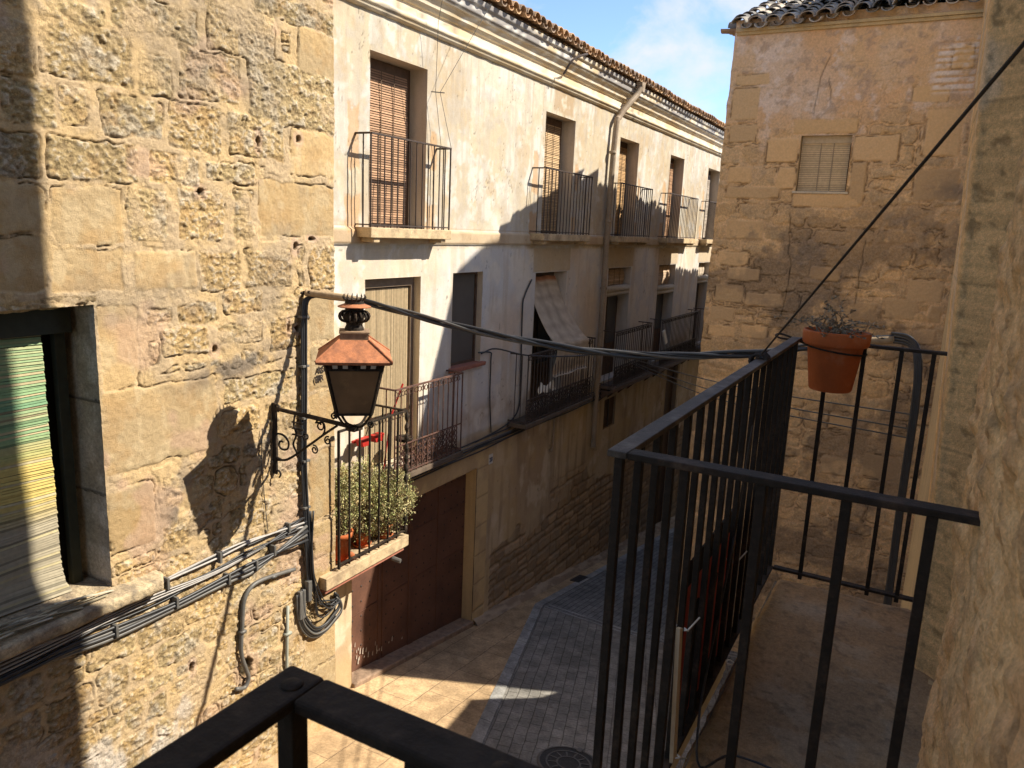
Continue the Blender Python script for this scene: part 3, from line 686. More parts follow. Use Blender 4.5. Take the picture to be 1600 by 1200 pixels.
# blinds, doors
def slat_blind(name, x0, x1, z0, z1, y, cs, parent, pitch=.028, strings=(.25, .5, .75), bulge=0.0, rg=random.Random(4)):
    mb = MB(); cc = []; rows = int((z1-z0)/pitch)
    for r in range(rows):
        z = z1-r*pitch; t = r/max(1, rows); c = cs(t, rg); o = bulge*math.sin(t*PI)+rg.uniform(-.002, .002)
        i0 = len(mb.v); n = 5
        for k in range(n):
            x = x0+(x1-x0)*k/(n-1); w = math.sin(x*9+r*.3)*.003
            mb.v += [(x, y-o+w, z), (x, y-o-.009+w, z-pitch*.78)]; cc += [c, c]
        for k in range(n-1): a = i0+2*k; mb.f.append((a, a+1, a+3, a+2))
    for s in strings:
        x = x0+(x1-x0)*s; i0 = len(mb.v); mb.box(x-.006, x+.006, y-bulge-.016, y-bulge-.012, z0, z1); cc += [(.12, .08, .05)]*(len(mb.v)-i0)
    return obj(name, mb, M_attr, parent, colors=cc)
def woodc(a):
    def f(t, rg):
        q = rg.uniform(.72, 1.2); return tuple(v*q for v in a)
    return f
cs_list = [(.36, .215, .13), (.42, .29, .165), (.40, .25, .12), (.36, .21, .12), (.40, .34, .28)]
for (a, b), c in zip(UP, cs_list):
    m = MB(); m.box(a, b, YB+.262, YB+.30, UPZ[0], UPZ[1]); d = obj('balcony_door', m, M_wood, B)
    slat_blind('door_blind', a+.02, b-.10, UPZ[0]+.02, UPZ[1]-.12, YB+.24, woodc(c), d, strings=(.22, .45, .7), bulge=.02)
# middle storey
a, b, c, d_ = LOW[0]
m = MB(); m.box(a, b, YB+.165, YB+.20, c, d_); dd = obj('balcony_door', m, M_wood, B)
m = MB(); m.box(a, b, YB+.10, YB+.16, d_-.12, d_); m.box(b-.07, b, YB+.10, YB+.16, c, d_-.12); obj('door_frame', m, mat('brown_frame', (.20, .145, .10), rough=.7, nscale=12), dd, bevel=.004)
mb = MB(); cc = []
for k in range(70):
    x = a+.02+k*(b-a-.1)/70; q = random.uniform(.75, 1.15); i0 = len(mb.v); w = random.uniform(-.004, .004)
    mb.tube([(x, YB+.14, d_-.14), (x+w, YB+.135, c+1.3), (x-w, YB+.14, c+.02)], .0065, 5); cc += [(.50*q, .395*q, .25*q)]*(len(mb.v)-i0)
obj('string_curtain', mb, M_attr, dd, colors=cc)
a, b, c, d_ = W3
m = MB(); m.box(a, b, YB+.12, YB+.14, c, d_); w3 = obj('window', m, M_screen, B)
m = MB(); m.box(a, a+.035, YB+.09, YB+.12, c, d_); m.box(b-.035, b, YB+.09, YB+.12, c, d_); m.box(a+.035, b-.035, YB+.09, YB+.12, d_-.04, d_); m.box(a+.035, b-.035, YB+.09, YB+.12, c, c+.04); obj('window_frame', m, M_wood, w3)
m = MB(); m.box(a-.05, b+.07, YB-.07, YB+.12, c-.06, c+.005, jit=.006); obj('window_sill', m, M_redsill, w3, bevel=.008)
rolls = [None, 0, 1, 2, 3]
for i in (1, 2, 3, 4):
    a, b, c, d_ = LOW[i]
    m = MB(); m.box(a, b, YB+.255, YB+.29, c, d_); dd = obj('balcony_door', m, M_wood, B)
    m = MB(); xm = (a+b)/2
    for x0, x1 in ((a+.08, xm-.05), (xm+.05, b-.08)): m.box(x0, x1, YB+.245, YB+.256, c+.7, d_-.15)
    obj('pane', m, M_glass, dd)
    if i > 1:
        zz_ = {2: -1.12, 3: -1.25, 4: -1.12}[i]
        slat_blind('rolled_blind', a+.02, b-.02, zz_, d_-.03, YB+.17, woodc((.50, .37, .26) if i != 4 else (.5, .42, .33)), dd, bulge=.04)
        m = MB(); m.tube([(a-.0, YB+.05, zz_-.02), (b-.02, YB+.05, zz_-.02)], .075, 12); m.tube([(a, YB+.04, zz_-.12), (b-.02, YB+.04, zz_-.12)], .045, 10); obj('blind_roll', m, mat('pale_rolled_reed', (.42, .36, .28), rough=.9, nscale=30, namp=.2), dd, smooth=True)
# hanging reed awning pulled out over the balcony rail
def awning():
    a, b = 11.43, 12.50; P = [(5.98, -.78), (5.93, -1.0), (5.82, -1.3), (5.66, -1.62), (5.50, -1.86), (5.44, -1.95), (5.47, -2.15), (5.52, -2.42), (5.45, -2.47)]
    P = [p.to_tuple() for p in smooth_path([(0, y, z) for y, z in P], 4)]
    mb = MB(); cc = []; n = 11; rg = random.Random(3)
    for k, (_, y, z) in enumerate(P):
        t = k/(len(P)-1); xs0 = a+.22*min(1, t*1.6); xs1 = b+.50*min(1, t*1.6)
        base = (.46, .38, .29) if k > 1 else (.36, .16, .08)
        for j in range(n):
            x = xs0+(xs1-xs0)*j/(n-1); q = 1-.2*(j in (3, 6)) if True else 1
            w = math.sin(j*1.1+k*.2)*.008
            mb.v.append((x, y+w, z+w)); s = rg.uniform(.85, 1.1)*q*(.85 if k % 3 == 0 else 1); cc.append(tuple(v*s for v in base))
    for k in range(len(P)-1):
        for j in range(n-1): i = k*n+j; mb.f.append((i, i+1, i+n+1, i+n))
    o = obj('reed_awning', mb, M_canvas, B, colors=cc)
    sf = o.modifiers.new('s', 'SOLIDIFY'); sf.thickness = .008
awning()
# small ground floor window, far door
m = MB(); m.box(GW[0], GW[1], YB+.045, YB+.07, GW[2], GW[3]); gw = obj('window', m, M_wood, B)
m = MB(); m.box((GW[0]+GW[1])/2-.012, (GW[0]+GW[1])/2+.012, YB+.02, YB+.045, GW[2], GW[3]); obj('window_bar', m, M_ironB, gw)
m = MB(); m.box(FD[0], FD[1], YB+.11, YB+.14, FD[2], FD[3]); obj('street_door', m, M_wood, B)
# garage door with studs
gd = MB(); gx0, gx1 = GD[0], GD[1]
gd.box(gx0, (gx0+gx1)/2-.004, YB+.19, YB+.24, -6.6, GD[3]); gd.box((gx0+gx1)/2+.004, gx1, YB+.19, YB+.24, -6.6, GD[3])
gdo = obj('garage_door', gd, M_wooddoor, B); gd_n = len(gd.f)
m = MB()
for x in (gx0+.02, gx0+.75, gx0+.84, gx0+1.44, gx0+1.50, gx0+2.15): m.box(x, x+.055, YB+.178, YB+.19, gz(x)+.06, GD[3])
for zc in (-4.25, -5.0): m.box(gx0, gx1, YB+.181, YB+.19, zc, zc+.006)
obj('door_batten', m, M_wooddoor, gdo)
m = MB()
for i in range(17):
    for j in range(11):
        x = gx0+.06+i*.175; z = -3.8-j*.21
        if z > gz(x)+.2: m.lathe([(.016, 0), (.012, .006), (.002, .009)], (0, 0, 0), 6); nv_ = 18; m.v[-nv_:] = [(x+v[0], YB+.188-v[2], z+v[1]) for v in m.v[-nv_:]]
me_ = gdo.data; nv0 = len(me_.vertices); me_.materials.append(M_ironB)
o_ = obj('stud_tmp', m, M_ironB, B); bmx = __import__('bmesh'); bb = bmx.new(); bb.from_mesh(me_); bb.from_mesh(o_.data); bb.faces.ensure_lookup_table()
for f in bb.faces[gd_n:]: f.material_index = 1
bb.to_mesh(me_); bb.free(); bpy.data.objects.remove(o_)
rg = random.Random(9); M_peel = mat('peeled_pale_paint', (.42, .36, .30), rough=.9)
for k in range(22):     # peeled paint flecks low on the door
    x = rg.uniform(gx0+.25, gx0+1.3); z = gz(x)+.16+abs(rg.gauss(0, .14)); w = rg.uniform(.006, .018); h = rg.uniform(.02, .09)
    m = MB(); m.face([(x-w, YB+.1765-k*.0001, z), (x+w*.6, YB+.1765-k*.0001, z-.01), (x+w, YB+.1765-k*.0001, z+h), (x-w*.3, YB+.1765-k*.0001, z+h*.8)]); obj('paint_flake', m, M_peel, gdo)
m = MB()
m.prism([(gx0, YB-.05, gz(gx0)-.05), (gx1+.0, YB-.05, gz(gx1)-.05), (gx1, YB-.05, gz(gx1)+.09), (gx0, YB-.05, gz(gx0)+.07)], (0, .33, 0)); obj('door_threshold', m, mat('worn_threshold', (.26, .18, .125), rough=.85, nscale=12, namp=.3, bump=.01, bscale=14), B, bevel=.02)
us = line_with(9.75, 26, .03); vs = line_with(0, 1, .1); U, V = np.meshgrid(us, vs, indexing='ij'); n_ = fbm(U, V, 4, 4, 401); n3_ = fbm(U, V, 15, 3, 402)
Cc = mix(col(.40, .31, .22), col(.27, .2, .14), ss(n_, .4, .6))
surf('plinth', us, vs, lambda U, V, H: np.stack([U, YB+.04-.16*V, gz(U)+.16*(1-V**1.3)+(n_-.5)*.05*(1-V)+(n3_-.5)*.02-.01], -1), n_*0, Cc, M_plaster, B)
# number tile
m = MB(); m.box(10.06, 10.18, YB-.022, YB-.012, -3.68, -3.52); nt_ = obj('house_number_tile', m, M_tilew, B, bevel=.003)
text_mesh('28', .10, (10.065, YB-.0225, -3.64), (PI/2, 0, 0), M_num, 'house_number', nt_)

# balconies of B
def rails(mb, x0, x1, yw, yf, zb, zt, sp, r, left=True, right=True, top=.012):
    mb.bar((x0, yf, zt), (x1, yf, zt), .03, top*1.6); mb.bar((x0, yf, zb+.03), (x1, yf, zb+.03), .022, .014)
    for x, on in ((x0, left), (x1, right)):
        if on: mb.bar((x, yf, zt), (x, yw, zt), .03, top*1.6, ); mb.bar((x, yf, zb+.03), (x, yw, zb+.03), .022, .014)
    n = max(2, round((x1-x0)/sp))
    for k in range(n+1):
        x = x0+(x1-x0)*k/n; rr = r*1.35 if k in (0, n) else r; mb.tube([(x, yf, zb-.0), (x, yf, zt)], rr, 6, cap=False)
    if yw-yf > .15:
        ns = max(1, round((yw-yf)/sp))
        for k in range(1, ns):
            y = yf+(yw-yf)*k/ns
            for x, on in ((x0, left), (x1, right)):
                if on: mb.tube([(x, y, zb), (x, y, zt)], r, 6, cap=False)
def slab_B(x0, x1, yf, z, th=.115, corb=True, mt=None, nm='balcony'):
    m = MB(); m.box(x0, x1, yf, YB-.0, z-th, z, jit=.004)
    if corb:
        for x in (x0+.08, x1-.19): m.box(x, x+.11, yf+.03, YB, z-th-.05, z-th+.0, jit=.004)
    return obj(nm, m, mt or M_slab, B, bevel=.008)
for (x0, x1, p) in ((6.86, 8.44, .215), (11.12, 12.98, .24), (14.42, 16.3, .24), (17.62, 20.0, .22), (21.15, 22.5, .22)):
    s = slab_B(x0-.02, x1+.02, YB-p-.03, -.05)
    m = MB(); rails(m, x0, x1, YB, YB-p, -.05, .965, .125, .0078); obj('railing', m, M_ironB, s)
def ring_band(mb, x0, x1, y, z0, z1, r):
    n = int((x1-x0)/(2*r)); 
    for k in range(n):
        for zc in np.arange(z0+r, z1, 2*r):
            x = x0+(k+.5)*2*r; mb.tube([(x+math.cos(a)*r*.92, y, zc+math.sin(a)*r*.92) for a in np.linspace(0, 2*PI, 9)], .0055, 4, cap=False)
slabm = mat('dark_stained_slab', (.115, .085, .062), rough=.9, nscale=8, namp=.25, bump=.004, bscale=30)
def low_bal(x0, x1, p, mt, zt=-1.96, zb=-3.10, sp=.115):
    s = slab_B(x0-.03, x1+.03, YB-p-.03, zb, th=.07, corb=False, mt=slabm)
    m = MB(); rails(m, x0, x1, YB, YB-p, zb, zt, sp, .0075); ring_band(m, x0, x1, YB-p+.012, zb+.06, zb+.36, .045); ring_band(m, x0+.03, x1, YB-p+.024, zb+.04, zb+.38, .034); m.bar((x0, YB-p, zb+.40), (x1, YB-p, zb+.40), .02, .012)
    ring_band(m, x0, x1, YB-p+.012, zt-.10, zt-.02, .035)
    obj('railing', m, mt, s)
    return s
low_bal(7.28, 8.80, .27, M_rustiron, zt=-1.98); low_bal(10.66, 13.38, .33, M_ironB)
low_bal(14.55, 16.75, .32, M_ironB); low_bal(17.55, 20.75, .32, M_ironB); low_bal(21.3, 23.4, .32, M_ironB)
for x0, x1, z in ((14.4, 16.9, -3.17), (17.4, 20.9, -3.17), (21.1, 23.6, -3.17)):
    m = MB()
    for x in np.arange(x0+.1, x1, .6): m.prism([(x, YB-.36, z-.02), (x, YB, z-.02), (x, YB, z-.30), (x, YB-.2, z-.12)], (.06, 0, 0))
    m.box(x0, x1, YB-.38, YB-.33, z-.03, z+.05); obj('balcony_bracket', m, M_wood, B)
# tall balcony with plants
s = slab_B(5.79, 7.27, 5.285, -3.78, th=.14, corb=False)
m = MB(); m.box(5.80, 7.20, 5.31, 5.8, -3.96, -3.921, jit=.004); obj('slab_underside', m, M_redsill, s)
m = MB(); m.tube([(7.0, 5.33, -4.0), (7.02, 5.22, -4.02)], .028, 8); obj('drain_spout', m, M_cableg, s)
m = MB(); x0, x1, yf, zb, zt = 6.02, 7.23, 5.315, -3.76, -2.19
m.bar((x0, yf, zt), (x1, yf, zt), .035, .02); m.bar((x1, yf, zt), (x1, YB, zt), .035, .02); m.bar((x0, yf, zb+.05), (x1, yf, zb+.05), .03, .015); m.bar((x1, yf, zb+.05), (x1, YB, zb+.05), .03, .015)
for k in range(8):
    x = x0+(x1-x0)*k/7
    if k < 7: m.tube([(x, yf, zb), (x, yf, zt)], .0125 if k else .017, 6, cap=False)
for y in (5.44, 5.56, 5.68): m.tube([(x1, y, zb), (x1, y, zt)], .011, 6, cap=False)
prof = []
for k in range(12): z0 = k*.13; prof += [(.010, z0), (.022, z0+.03), (.03, z0+.065), (.022, z0+.10), (.010, z0+.125)]
m.lathe(prof, (x1, yf, zb), 8); obj('railing', m, M_iron, s)
# downpipe
m = MB()
pth = [(15.0, 5.50, 2.86), (14.86, 5.54, 2.66), (14.60, 5.60, 2.44), (14.40, 5.68, 2.20), (14.30, 5.70, 1.95), (14.24, 5.71, .42), (14.22, 5.70, -1.7), (14.22, 5.71, -3.1), (14.25, 5.71, -4.35)]
m.tube(smooth_path(pth, 4), .055, 12); 
for z in (1.5, .2, -1.1, -2.4, -3.6): m.lathe([(.062, 0), (.068, .01), (.068, .04), (.062, .05)], (14.24, 5.71, z), 12)
m.prism([(14.92, 5.46, 2.92), (15.12, 5.46, 2.92), (15.06, 5.46, 2.74), (14.96, 5.46, 2.74)], (0, .12, 0))
obj('downpipe', m, M_zinc, B, smooth=False)
# a second pipe stub and bracket near the crack over door two
m = MB(); m.tube(smooth_path([(12.2, 5.45, 2.86), (12.0, 5.44, 2.80), (11.75, 5.5, 2.68), (11.65, 5.6, 2.45)], 4), .018, 6); obj('gutter_bracket', m, M_ironB, B)

# ------------------------------------------------------------------ building D (end wall facing us)
XD = 12.0
D = thing('stone_house', (14, 0, gz(14)), 'patched stone house at the right with one small shuttered window under clay tile eaves', 'house')
D_STONES = [(-2.99, -2.47, 2.2, 2.37), (-2.07, -1.18, 1.5, 1.72), (-2.42, -1.94, 1.11, 1.47), (-1.23, -0.63, 1.13, 1.49), (-1.96, -1.03, 0.49, 0.7), (-2.89, -2.3, -0.01, 0.29), (-2.92, -2.51, -0.42, -0.18), (-3.01, -2.58, 1.72, 2.19), (-3.0, -2.57, 1.4, 1.68), (-2.96, -2.57, 0.81, 1.07), (-0.37, 0.08, 1.19, 1.82), (-0.41, 0.15, 0.61, 1.05), (-0.59, -0.12, 1.88, 2.11), (-0.18, 0.1, 2.28, 2.59), (-2.95, -2.13, 0.59, 0.78), (0.04, 0.18, 0.14, 0.32), (-1.23, -1.0, 0.53, 1.14), (-2.22, -1.93, 0.73, 1.07), (-2.97, -2.49, -0.4, -0.18), (-2.95, -2.5, -0.98, -0.68), (-2.99, -2.6, -1.28, -1.02), (-3.0, -2.55, -1.52, -1.32), (-1.6, -1.18, -0.55, -0.34), (-0.56, -0.14, -1.02, -0.72), (-0.3, 0.16, -0.75, -0.43), (0.0, 0.18, -1.03, -0.77), (-1.0, -0.64, -1.09, -0.79), (-0.16, 0.15, -1.34, -1.11), (-0.21, 0.06, -2.9, -2.65), (-0.55, -0.05, -3.36, -2.98), (-2.49, -1.93, -1.0, -0.77), (-2.79, -2.28, -0.63, -0.41), (-1.09, -0.75, -2.72, -2.47), (-1.13, -0.67, -3.42, -3.12), (-2.5, -2.09, -1.5, -1.27)]
DW = (-1.93, -1.25, .72, 1.49)   # u = -Y
def wall_D():
    us = line_with(-3.07, 1.2, .0145, DW[:2]); vs = line_with(-7.4, 3.12, .0145, DW[2:])
    U, V = np.meshgrid(us, vs, indexing='ij'); rng = random.Random(31)
    fill = stones_fill(-3.1, 1.2, -7.5, .3, .17, .31, .24, .62, rng)+stones_fill(-3.1, 1.2, .3, 3.2, .2, .34, .3, .7, rng)
    s1, i1 = stone_field(U, V, D_STONES, gap=.012, warp=.02, rnd=.03, seed=61)
    s2, i2 = stone_field(U, V, fill, gap=.016, warp=.05, rnd=.06, seed=64); s2 = np.minimum(s2, -s1-.02)
    sm = np.maximum(s1, s2); ids = np.clip(np.where(s1 >= s2, i1, i2+1000), 0, 2999)
    rr = np.random.default_rng(14); sh = rr.uniform(.85, 1.12, 3000); hue = rr.random(3000); pr = rr.uniform(-.006, .012, 3000)
    ins = ss(sm, -.003, .014); expl = (s1 > 0).astype(float)
    n1 = fbm(U, V, 1.0, 4, 402); n2 = fbm(U, V, 4, 4, 403); n3 = fbm(U, V, 16, 4, 406, .6); rg_ = fbm(U, V, 9, 4, 412, .65)
    pl = ss(V+.9*(n1-.5)*2+.5*(n2-.5), .9, 1.9)          # plaster cover, more of it high up
    pl = pl*(1-ss(s1, -.02, .01))
    st = mix(col(.56, .375, .185), col(.49, .34, .18), ss(hue[ids], .3, .8))*sh[ids][..., None]
    st = mix(st, col(.33, .25, .15), .5*ss(rg_, .5, .68)*(1-expl))
    mo = mix(col(.60, .41, .215), col(.49, .335, .18), ss(n2, .4, .6))
    C = mix(mo, st, ins)
    pc = mix(col(.55, .36, .20), col(.56, .42, .29), ss(n1, .42, .6)); pc = mix(pc, col(.62, .51, .41), .7*ss(n2+.5*(n3-.5), .52, .66)); pc = mix(pc, col(.53, .36, .19), .7*ss(fbm(U, V, 1.8, 4, 421), .52, .64)); pc = mix(pc, col(.33, .24, .17), .6*ss(rg_, .56, .7))
    C = mix(C, pc, pl)
    # black water stains
    sx = ss(fbm(U, V, 1.25, 5, 431, .62), .50, .62)*ss(-V, -.9, .3)
    C = mix(C, col(.165, .125, .085), .66*sx*(1-.35*expl))
    for (a, b, w, h) in ((-.45, .30, .35, .18), (-1.6, -.15, .45, .30), (-1.5, -.9, .7, .25), (-.1, -1.35, .25, .3), (.1, .75, .3, .12), (-2.6, .1, .3, .12), (-1.9, -1.5, .5, .2)):
        C = mix(C, col(.15, .125, .10), .6*np.exp(-(((U-a)/w)**2+((V-b)/h)**2))*ss(n2+.5*(n3-.5), .40, .56))
    H = ins*.005+pr[ids]*ins*.6+(rg_-.5)*.040*(1-expl)+(n3-.5)*.012
    H = H*(1-pl)+pl*(.010+(rg_-.5)*.028+(n2-.5)*.012)
    cm = ss(fbm(U, V, 3, 4, 441, .6), .53, .60)*np.exp(-((sm+.006*(n3-.5))/.006)**2)*(1-pl*.7); H = H-.020*cm; C = C*(1-.55*cm)[..., None]
    for (ua, va, vb, sd_) in ((-1.97, .45, -1.25, 3), (-.9, .1, -.9, 5), (-1.62, 2.3, 1.9, 7), (-1.75, 2.6, 1.75, 9)):
        path = ua+(fbm(V, V*0, 1.6, 3, sd_)-.5)*.30; k = np.exp(-((U-path)/.008)**2)*ss(va-V, 0, .08)*ss(V-vb, 0, .08); C = C*(1-.6*k)[..., None]; H = H-.012*k
    # exposed whitish bricks, top right
    bk = ss(U, -.38, -.30)*(1-ss(U, .10, .14))*ss(V, 1.95, 2.05)*(1-ss(V, 2.68, 2.75)); bl = (np.abs(((V+.02*n2) % .085)-.04) < .028)
    C = mix(C, col(.66, .58, .49), .75*bk*bl*ss(n2, .36, .48)); H = H+.014*bk*bl
    # smooth dressed band at the free corner
    def fn(U, V, H): return np.stack([XD-H*1.0+.02*ss(-3.05-U, -.03, .02), -U-.016*V*ss(-U, 1.9, 3.0)+(fbm(V, V*0, 5, 3, 77)-.5)*.03*ss(-U, 3.0, 3.07), V], -1)
    C = C*col(1.24, 1.23, 1.30)
    surf('wall', us, vs, fn, H, C, M_wall, D, [DW], A=.75-.45*expl-.25*pl*(1-expl))
wall_D()
a, b, c, d_ = DW; Y0, Y1 = -b, -a
m = MB(); m.box(XD+.10, XD+.14, Y0, Y1, c, d_); wn = obj('window', m, M_wood, D)
slat = MB(); cc = []; rg = random.Random(6)
for k in range(26):
    z = d_-.10-k*.0255; i0 = len(slat.v); slat.box(XD+.085+rg.uniform(-.003, .003), XD+.094, Y0+.02, Y1-.01, z-.021, z); q = rg.uniform(.85, 1.08); cc += [(.60*q, .46*q, .29*q)]*(len(slat.v)-i0)
i0 = len(slat.v); slat.box(XD+.07, XD+.10, Y0+.01, Y1-.01, d_-.10, d_); slat.box(XD+.078, XD+.083, Y0+.23, Y0+.24, c, d_-.1); slat.box(XD+.078, XD+.083, Y0+.40, Y0+.41, c, d_-.1); cc += [(.50, .40, .28)]*8+[(.3, .24, .17)]*16
obj('blind', slat, M_attr, wn, colors=cc)
m = MB(); m.box(XD-.02, XD+.10, Y0-.03, Y1+.04, c-.035, c, jit=.003); obj('window_sill', m, mat('pale_sill', (.55, .47, .36), rough=.9, nscale=20), wn, bevel=.004)
m = MB()
for (p0, p1, p2, p3) in (((XD-.005, Y1, c), (XD+.12, Y1, c), (XD+.12, Y1, d_), (XD-.005, Y1, d_)), ((XD-.005, Y0, c), (XD+.12, Y0, c), (XD+.12, Y0, d_), (XD-.005, Y0, d_)), ((XD-.005, Y0, d_), (XD+.12, Y0, d_), (XD+.12, Y1, d_), (XD-.005, Y1, d_))): m.face([p0, p1, p2, p3])
obj('window_reveal', m, M_ashlar, wn)
prof = [(12.02, 3.00), (13.26, 3.20), (14.46, 3.5), (15.7, 3.74), (17.7, 3.48), (19.1, 3.44), (20.45, 3.36)]
m = MB(); m.box(XD+.15, 20.45, -2.12, 3.03, gz(20), 2.9); m.box(XD+.05, XD+.16, Y1+.02, 3.03, gz(12), 2.9); m.box(XD+.05, XD+.16, -2.12, Y0-.02, gz(12), 2.9)
m.box(XD+.05, XD+.16, Y0-.02, Y1+.02, gz(12), c-.03); m.box(XD+.05, XD+.16, Y0-.02, Y1+.02, d_+.02, 2.9)
m.prism([(12.05, 3.03, 2.9)]+[(x, 3.03, z-.05) for x, z in prof]+[(20.45, 3.03, 2.9)], (0, -5.15, 0)); obj('masonry', m, M_ashlar, D)
def Dz(x):
    p = np.array(prof); return float(np.interp(x, p[:, 0], p[:, 1]))
tile_field('roof_tiles', -1.2, 3.22, lambda s, t, h: (11.80+t*.97, s, 2.955+(3.1-s)*.030+t*.36+h+.02*math.sin(s*2.1)), 9, D, M_tile, spacing=.235, r=.095, ln=.40, seed=7, jit=.034,
           c_main=((.36, .32, .27), (.27, .25, .22), (.44, .38, .31), (.20, .19, .18), (.34, .27, .21)))
tile_field('verge_tiles', 12.1, 20.4, lambda s, t, h: (s, 3.20-t*.97, Dz(s)+h-.02), 2, D, M_tile, spacing=.25, r=.10, ln=.46, seed=8, jit=.03)
# eave board course
m = MB(); m.prism([(XD+.0, -2.1, 3.03), (15.5, -2.1, 4.28), (15.5, -2.1, 2.8), (XD+.0, -2.1, 2.9)], (0, 5.1, 0)); m.box(XD-.05, XD+.0, -1.2, 2.98, 2.90, 2.945, jit=.006); m.box(XD-.08, XD+.0, -1.2, 3.0, 2.947, 2.985, jit=.006); obj('eave_course', m, M_ashlar, D, bevel=.006)

# lower house continuing the row beyond
F = thing('stone_house', (23, 0, gz(23)), 'low stone house with a tiled eave, hidden beyond the tall patched house', 'house')
m = MB(); m.box(20.5, 30, -7, 3.0, gz(30), 1.85); obj('wall', m, M_ashlar, F)
tile_field('roof_tiles', 20.5, 29, lambda s, t, h: (s, 3.2-t*.97, 1.95-.05*(s-20.5)+t*.2+h), 3, F, M_tile, spacing=.25, r=.10, seed=18, jit=.03)
m = MB(); m.face([(20.5, 3.1, 1.9), (30, 3.1, 1.5), (30, -2, 3), (20.5, -2, 3)]); obj('roof_deck', m, M_tile, F, colors=[(.3, .2, .13)]*4)

# unseen gabled house, added and shaped to cast the street shadow
E_ = thing('shading_house', (14, -3, gz(13)), 'unseen gabled stone house added behind the side street on the right to cast its shadow', 'house')
pr_ = [(11.0, gz(11)-.5), (11.0, 1.8), (11.84, 4.05), (12.66, 6.1), (13.36, 6.44), (14.12, 6.54), (15.2, 6.65), (16.4, 6.95), (17.65, 7.2), (18.6, 6.6), (18.9, gz(19))]
m = MB(); m.prism([(x, -.28, z) for x, z in pr_], (2.2, -3.2, 0)); obj('wall', m, M_ashlar, E_)
m = MB(); m.prism([(6.50, -.28, gz(9)-1), (6.50, -.28, -.80), (10.1, -.28, -.72), (10.42, -.28, -.70), (10.72, -.28, -1.55), (10.98, -.28, -1.75), (10.98, -.28, gz(10)-1)], (.2, -.35, 0))  # unseen low caster, its top shaped to shadow the road
obj('shading_wall', m, M_ashlar, None).rotation_euler = (0, 0, 0)
gwl = bpy.data.objects['shading_wall']; tag(gwl, 'unseen low stone wall added across the side street to shade the road', 'wall')

# ------------------------------------------------------------------ own building (right edge) and balconies
O = thing('stone_house', (2, -2, gz(2)), 'rough sandstone house at the right edge carrying the black iron balconies in the foreground', 'house')
YO = -.1; DX0, DX1, DZ0, DZ1 = 1.47, 2.60, -1.38, 1.35
def near_wall(name, path, us, vs, seed, colors, amp, lean=None, parent=O, mt=M_near, dressed=0):
    """path(u) -> x, y, nx, ny arrays"""
    U, V = np.meshgrid(us, vs, indexing='ij')
    X, Y, NX, NY = path(U, V)
    n1 = fbm(U, V, 2.2, 4, seed); n2 = fbm(U, V, 7, 4, seed+1, .6); n3 = fbm(U, V, 26, 4, seed+2, .6); n4 = fbm(U, V, 80, 2, seed+3)
    rd = 1-np.abs(2*fbm(U+.1*n1, V, 5, 4, seed+4)-1)
    H = amp*((n1-.5)*1.5+(n2-.5)*1.5+(n3-.5)*.95+(rd-.7)*.9+(n4-.5)*.25)
    C = mix(col(*colors[0]), col(*colors[1]), ss(n1, .4, .62)); C = mix(C, col(*colors[2]), .7*ss(n2, .54, .68)); C = mix(C, col(*colors[3]), .75*(1-dressed)*ss(n3+.4*(rd-.7), .60, .74))
    if dressed: tl = ss(fbm(U*.25, V*6, 12, 3, seed+20), .4, .6); C = C*(.88+.2*tl)[..., None]; jn = (np.abs(((V+.62) % .52)-.26) > .2555); C = C*(1-.35*jn)[..., None]; C = mix(C, col(.70, .58, .42), .5*ss(fbm(U, V, 4, 4, seed+9), .58, .68))
    pit = ss(fbm(U, V, 34, 3, seed+10), .66, .72); C = C*(1-.4*pit)[..., None]; H = H-.003*pit
    C = mix(C, col(.30, .2, .12), .6*np.exp(-(((V+.95)/.09)**2+((U-1.33)/.035)**2)))
    return surf(name, us, vs, lambda U, V, H: np.stack([X+NX*H, Y+NY*H, V], -1), H, C, mt, parent)
def path_near(U, V):     # along the wall to the door jamb, then into the reveal; rounded arris
    r = .035; c = DX1*0+DX0-r
    X = np.where(U < c, U, np.where(U < c+r*PI/2, c+r*np.sin((U-c)/r), DX0)); a = np.clip((U-c)/r, 0, PI/2)
    Y = np.where(U < c, YO, np.where(U < c+r*PI/2, YO-r+r*np.cos(a), YO-r-(U-c-r*PI/2)))
    return X+.02*(fbm(V, V*0, 3, 3, 505)-.5), Y, np.sin(a), np.cos(a)
near_wall('near_wall', path_near, line_with(.30, DX0+.45, .0065), line_with(-2.3, 1.5, .007), 501, ((.82, .56, .28), (.77, .51, .25), (.68, .42, .21), (.52, .34, .17)), .021)
def path_far(U, V):      # reveal facing the camera, then the wall face running away
    yc = YO+.02+.038*(V+.37); r = .02; d = .40
    ch = np.clip((U-(d-.11))/.11, 0, 1)
    x = np.where(U < d, DX1, np.where(U < d+r*PI/2, DX1+r-r*np.cos(np.clip((U-d)/r, 0, PI/2)), DX1+r+(U-d-r*PI/2)))
    a = np.clip((U-d)/r, 0, PI/2)
    y = np.where(U < d, yc-r-(d-U), yc-r+r*np.sin(a))
    return x+.09*ch+.01*(fbm(V, U*.3, 3, 3, 507)-.5), y, -np.cos(a), np.sin(a)
near_wall('door_jamb', path_far, line_with(0, 1.3, .008), line_with(-1.4, 1.5, .009), 521, ((.80, .53, .25), (.74, .49, .23), (.70, .46, .22), (.56, .37, .18)), .0035, dressed=1)
m = MB()
m.box(-4, DX0-.09, -7, YO-.12, gz(3)-1, 9.2); m.box(DX0-.05, DX1+.4, -7, YO-.06, gz(3)-1, DZ0); m.box(DX0-.05, DX1+.4, -7, YO-.06, DZ1, 9.2); m.box(DX1+.16, 6.45, -7, YO-.075, gz(6)-1, 9.2)
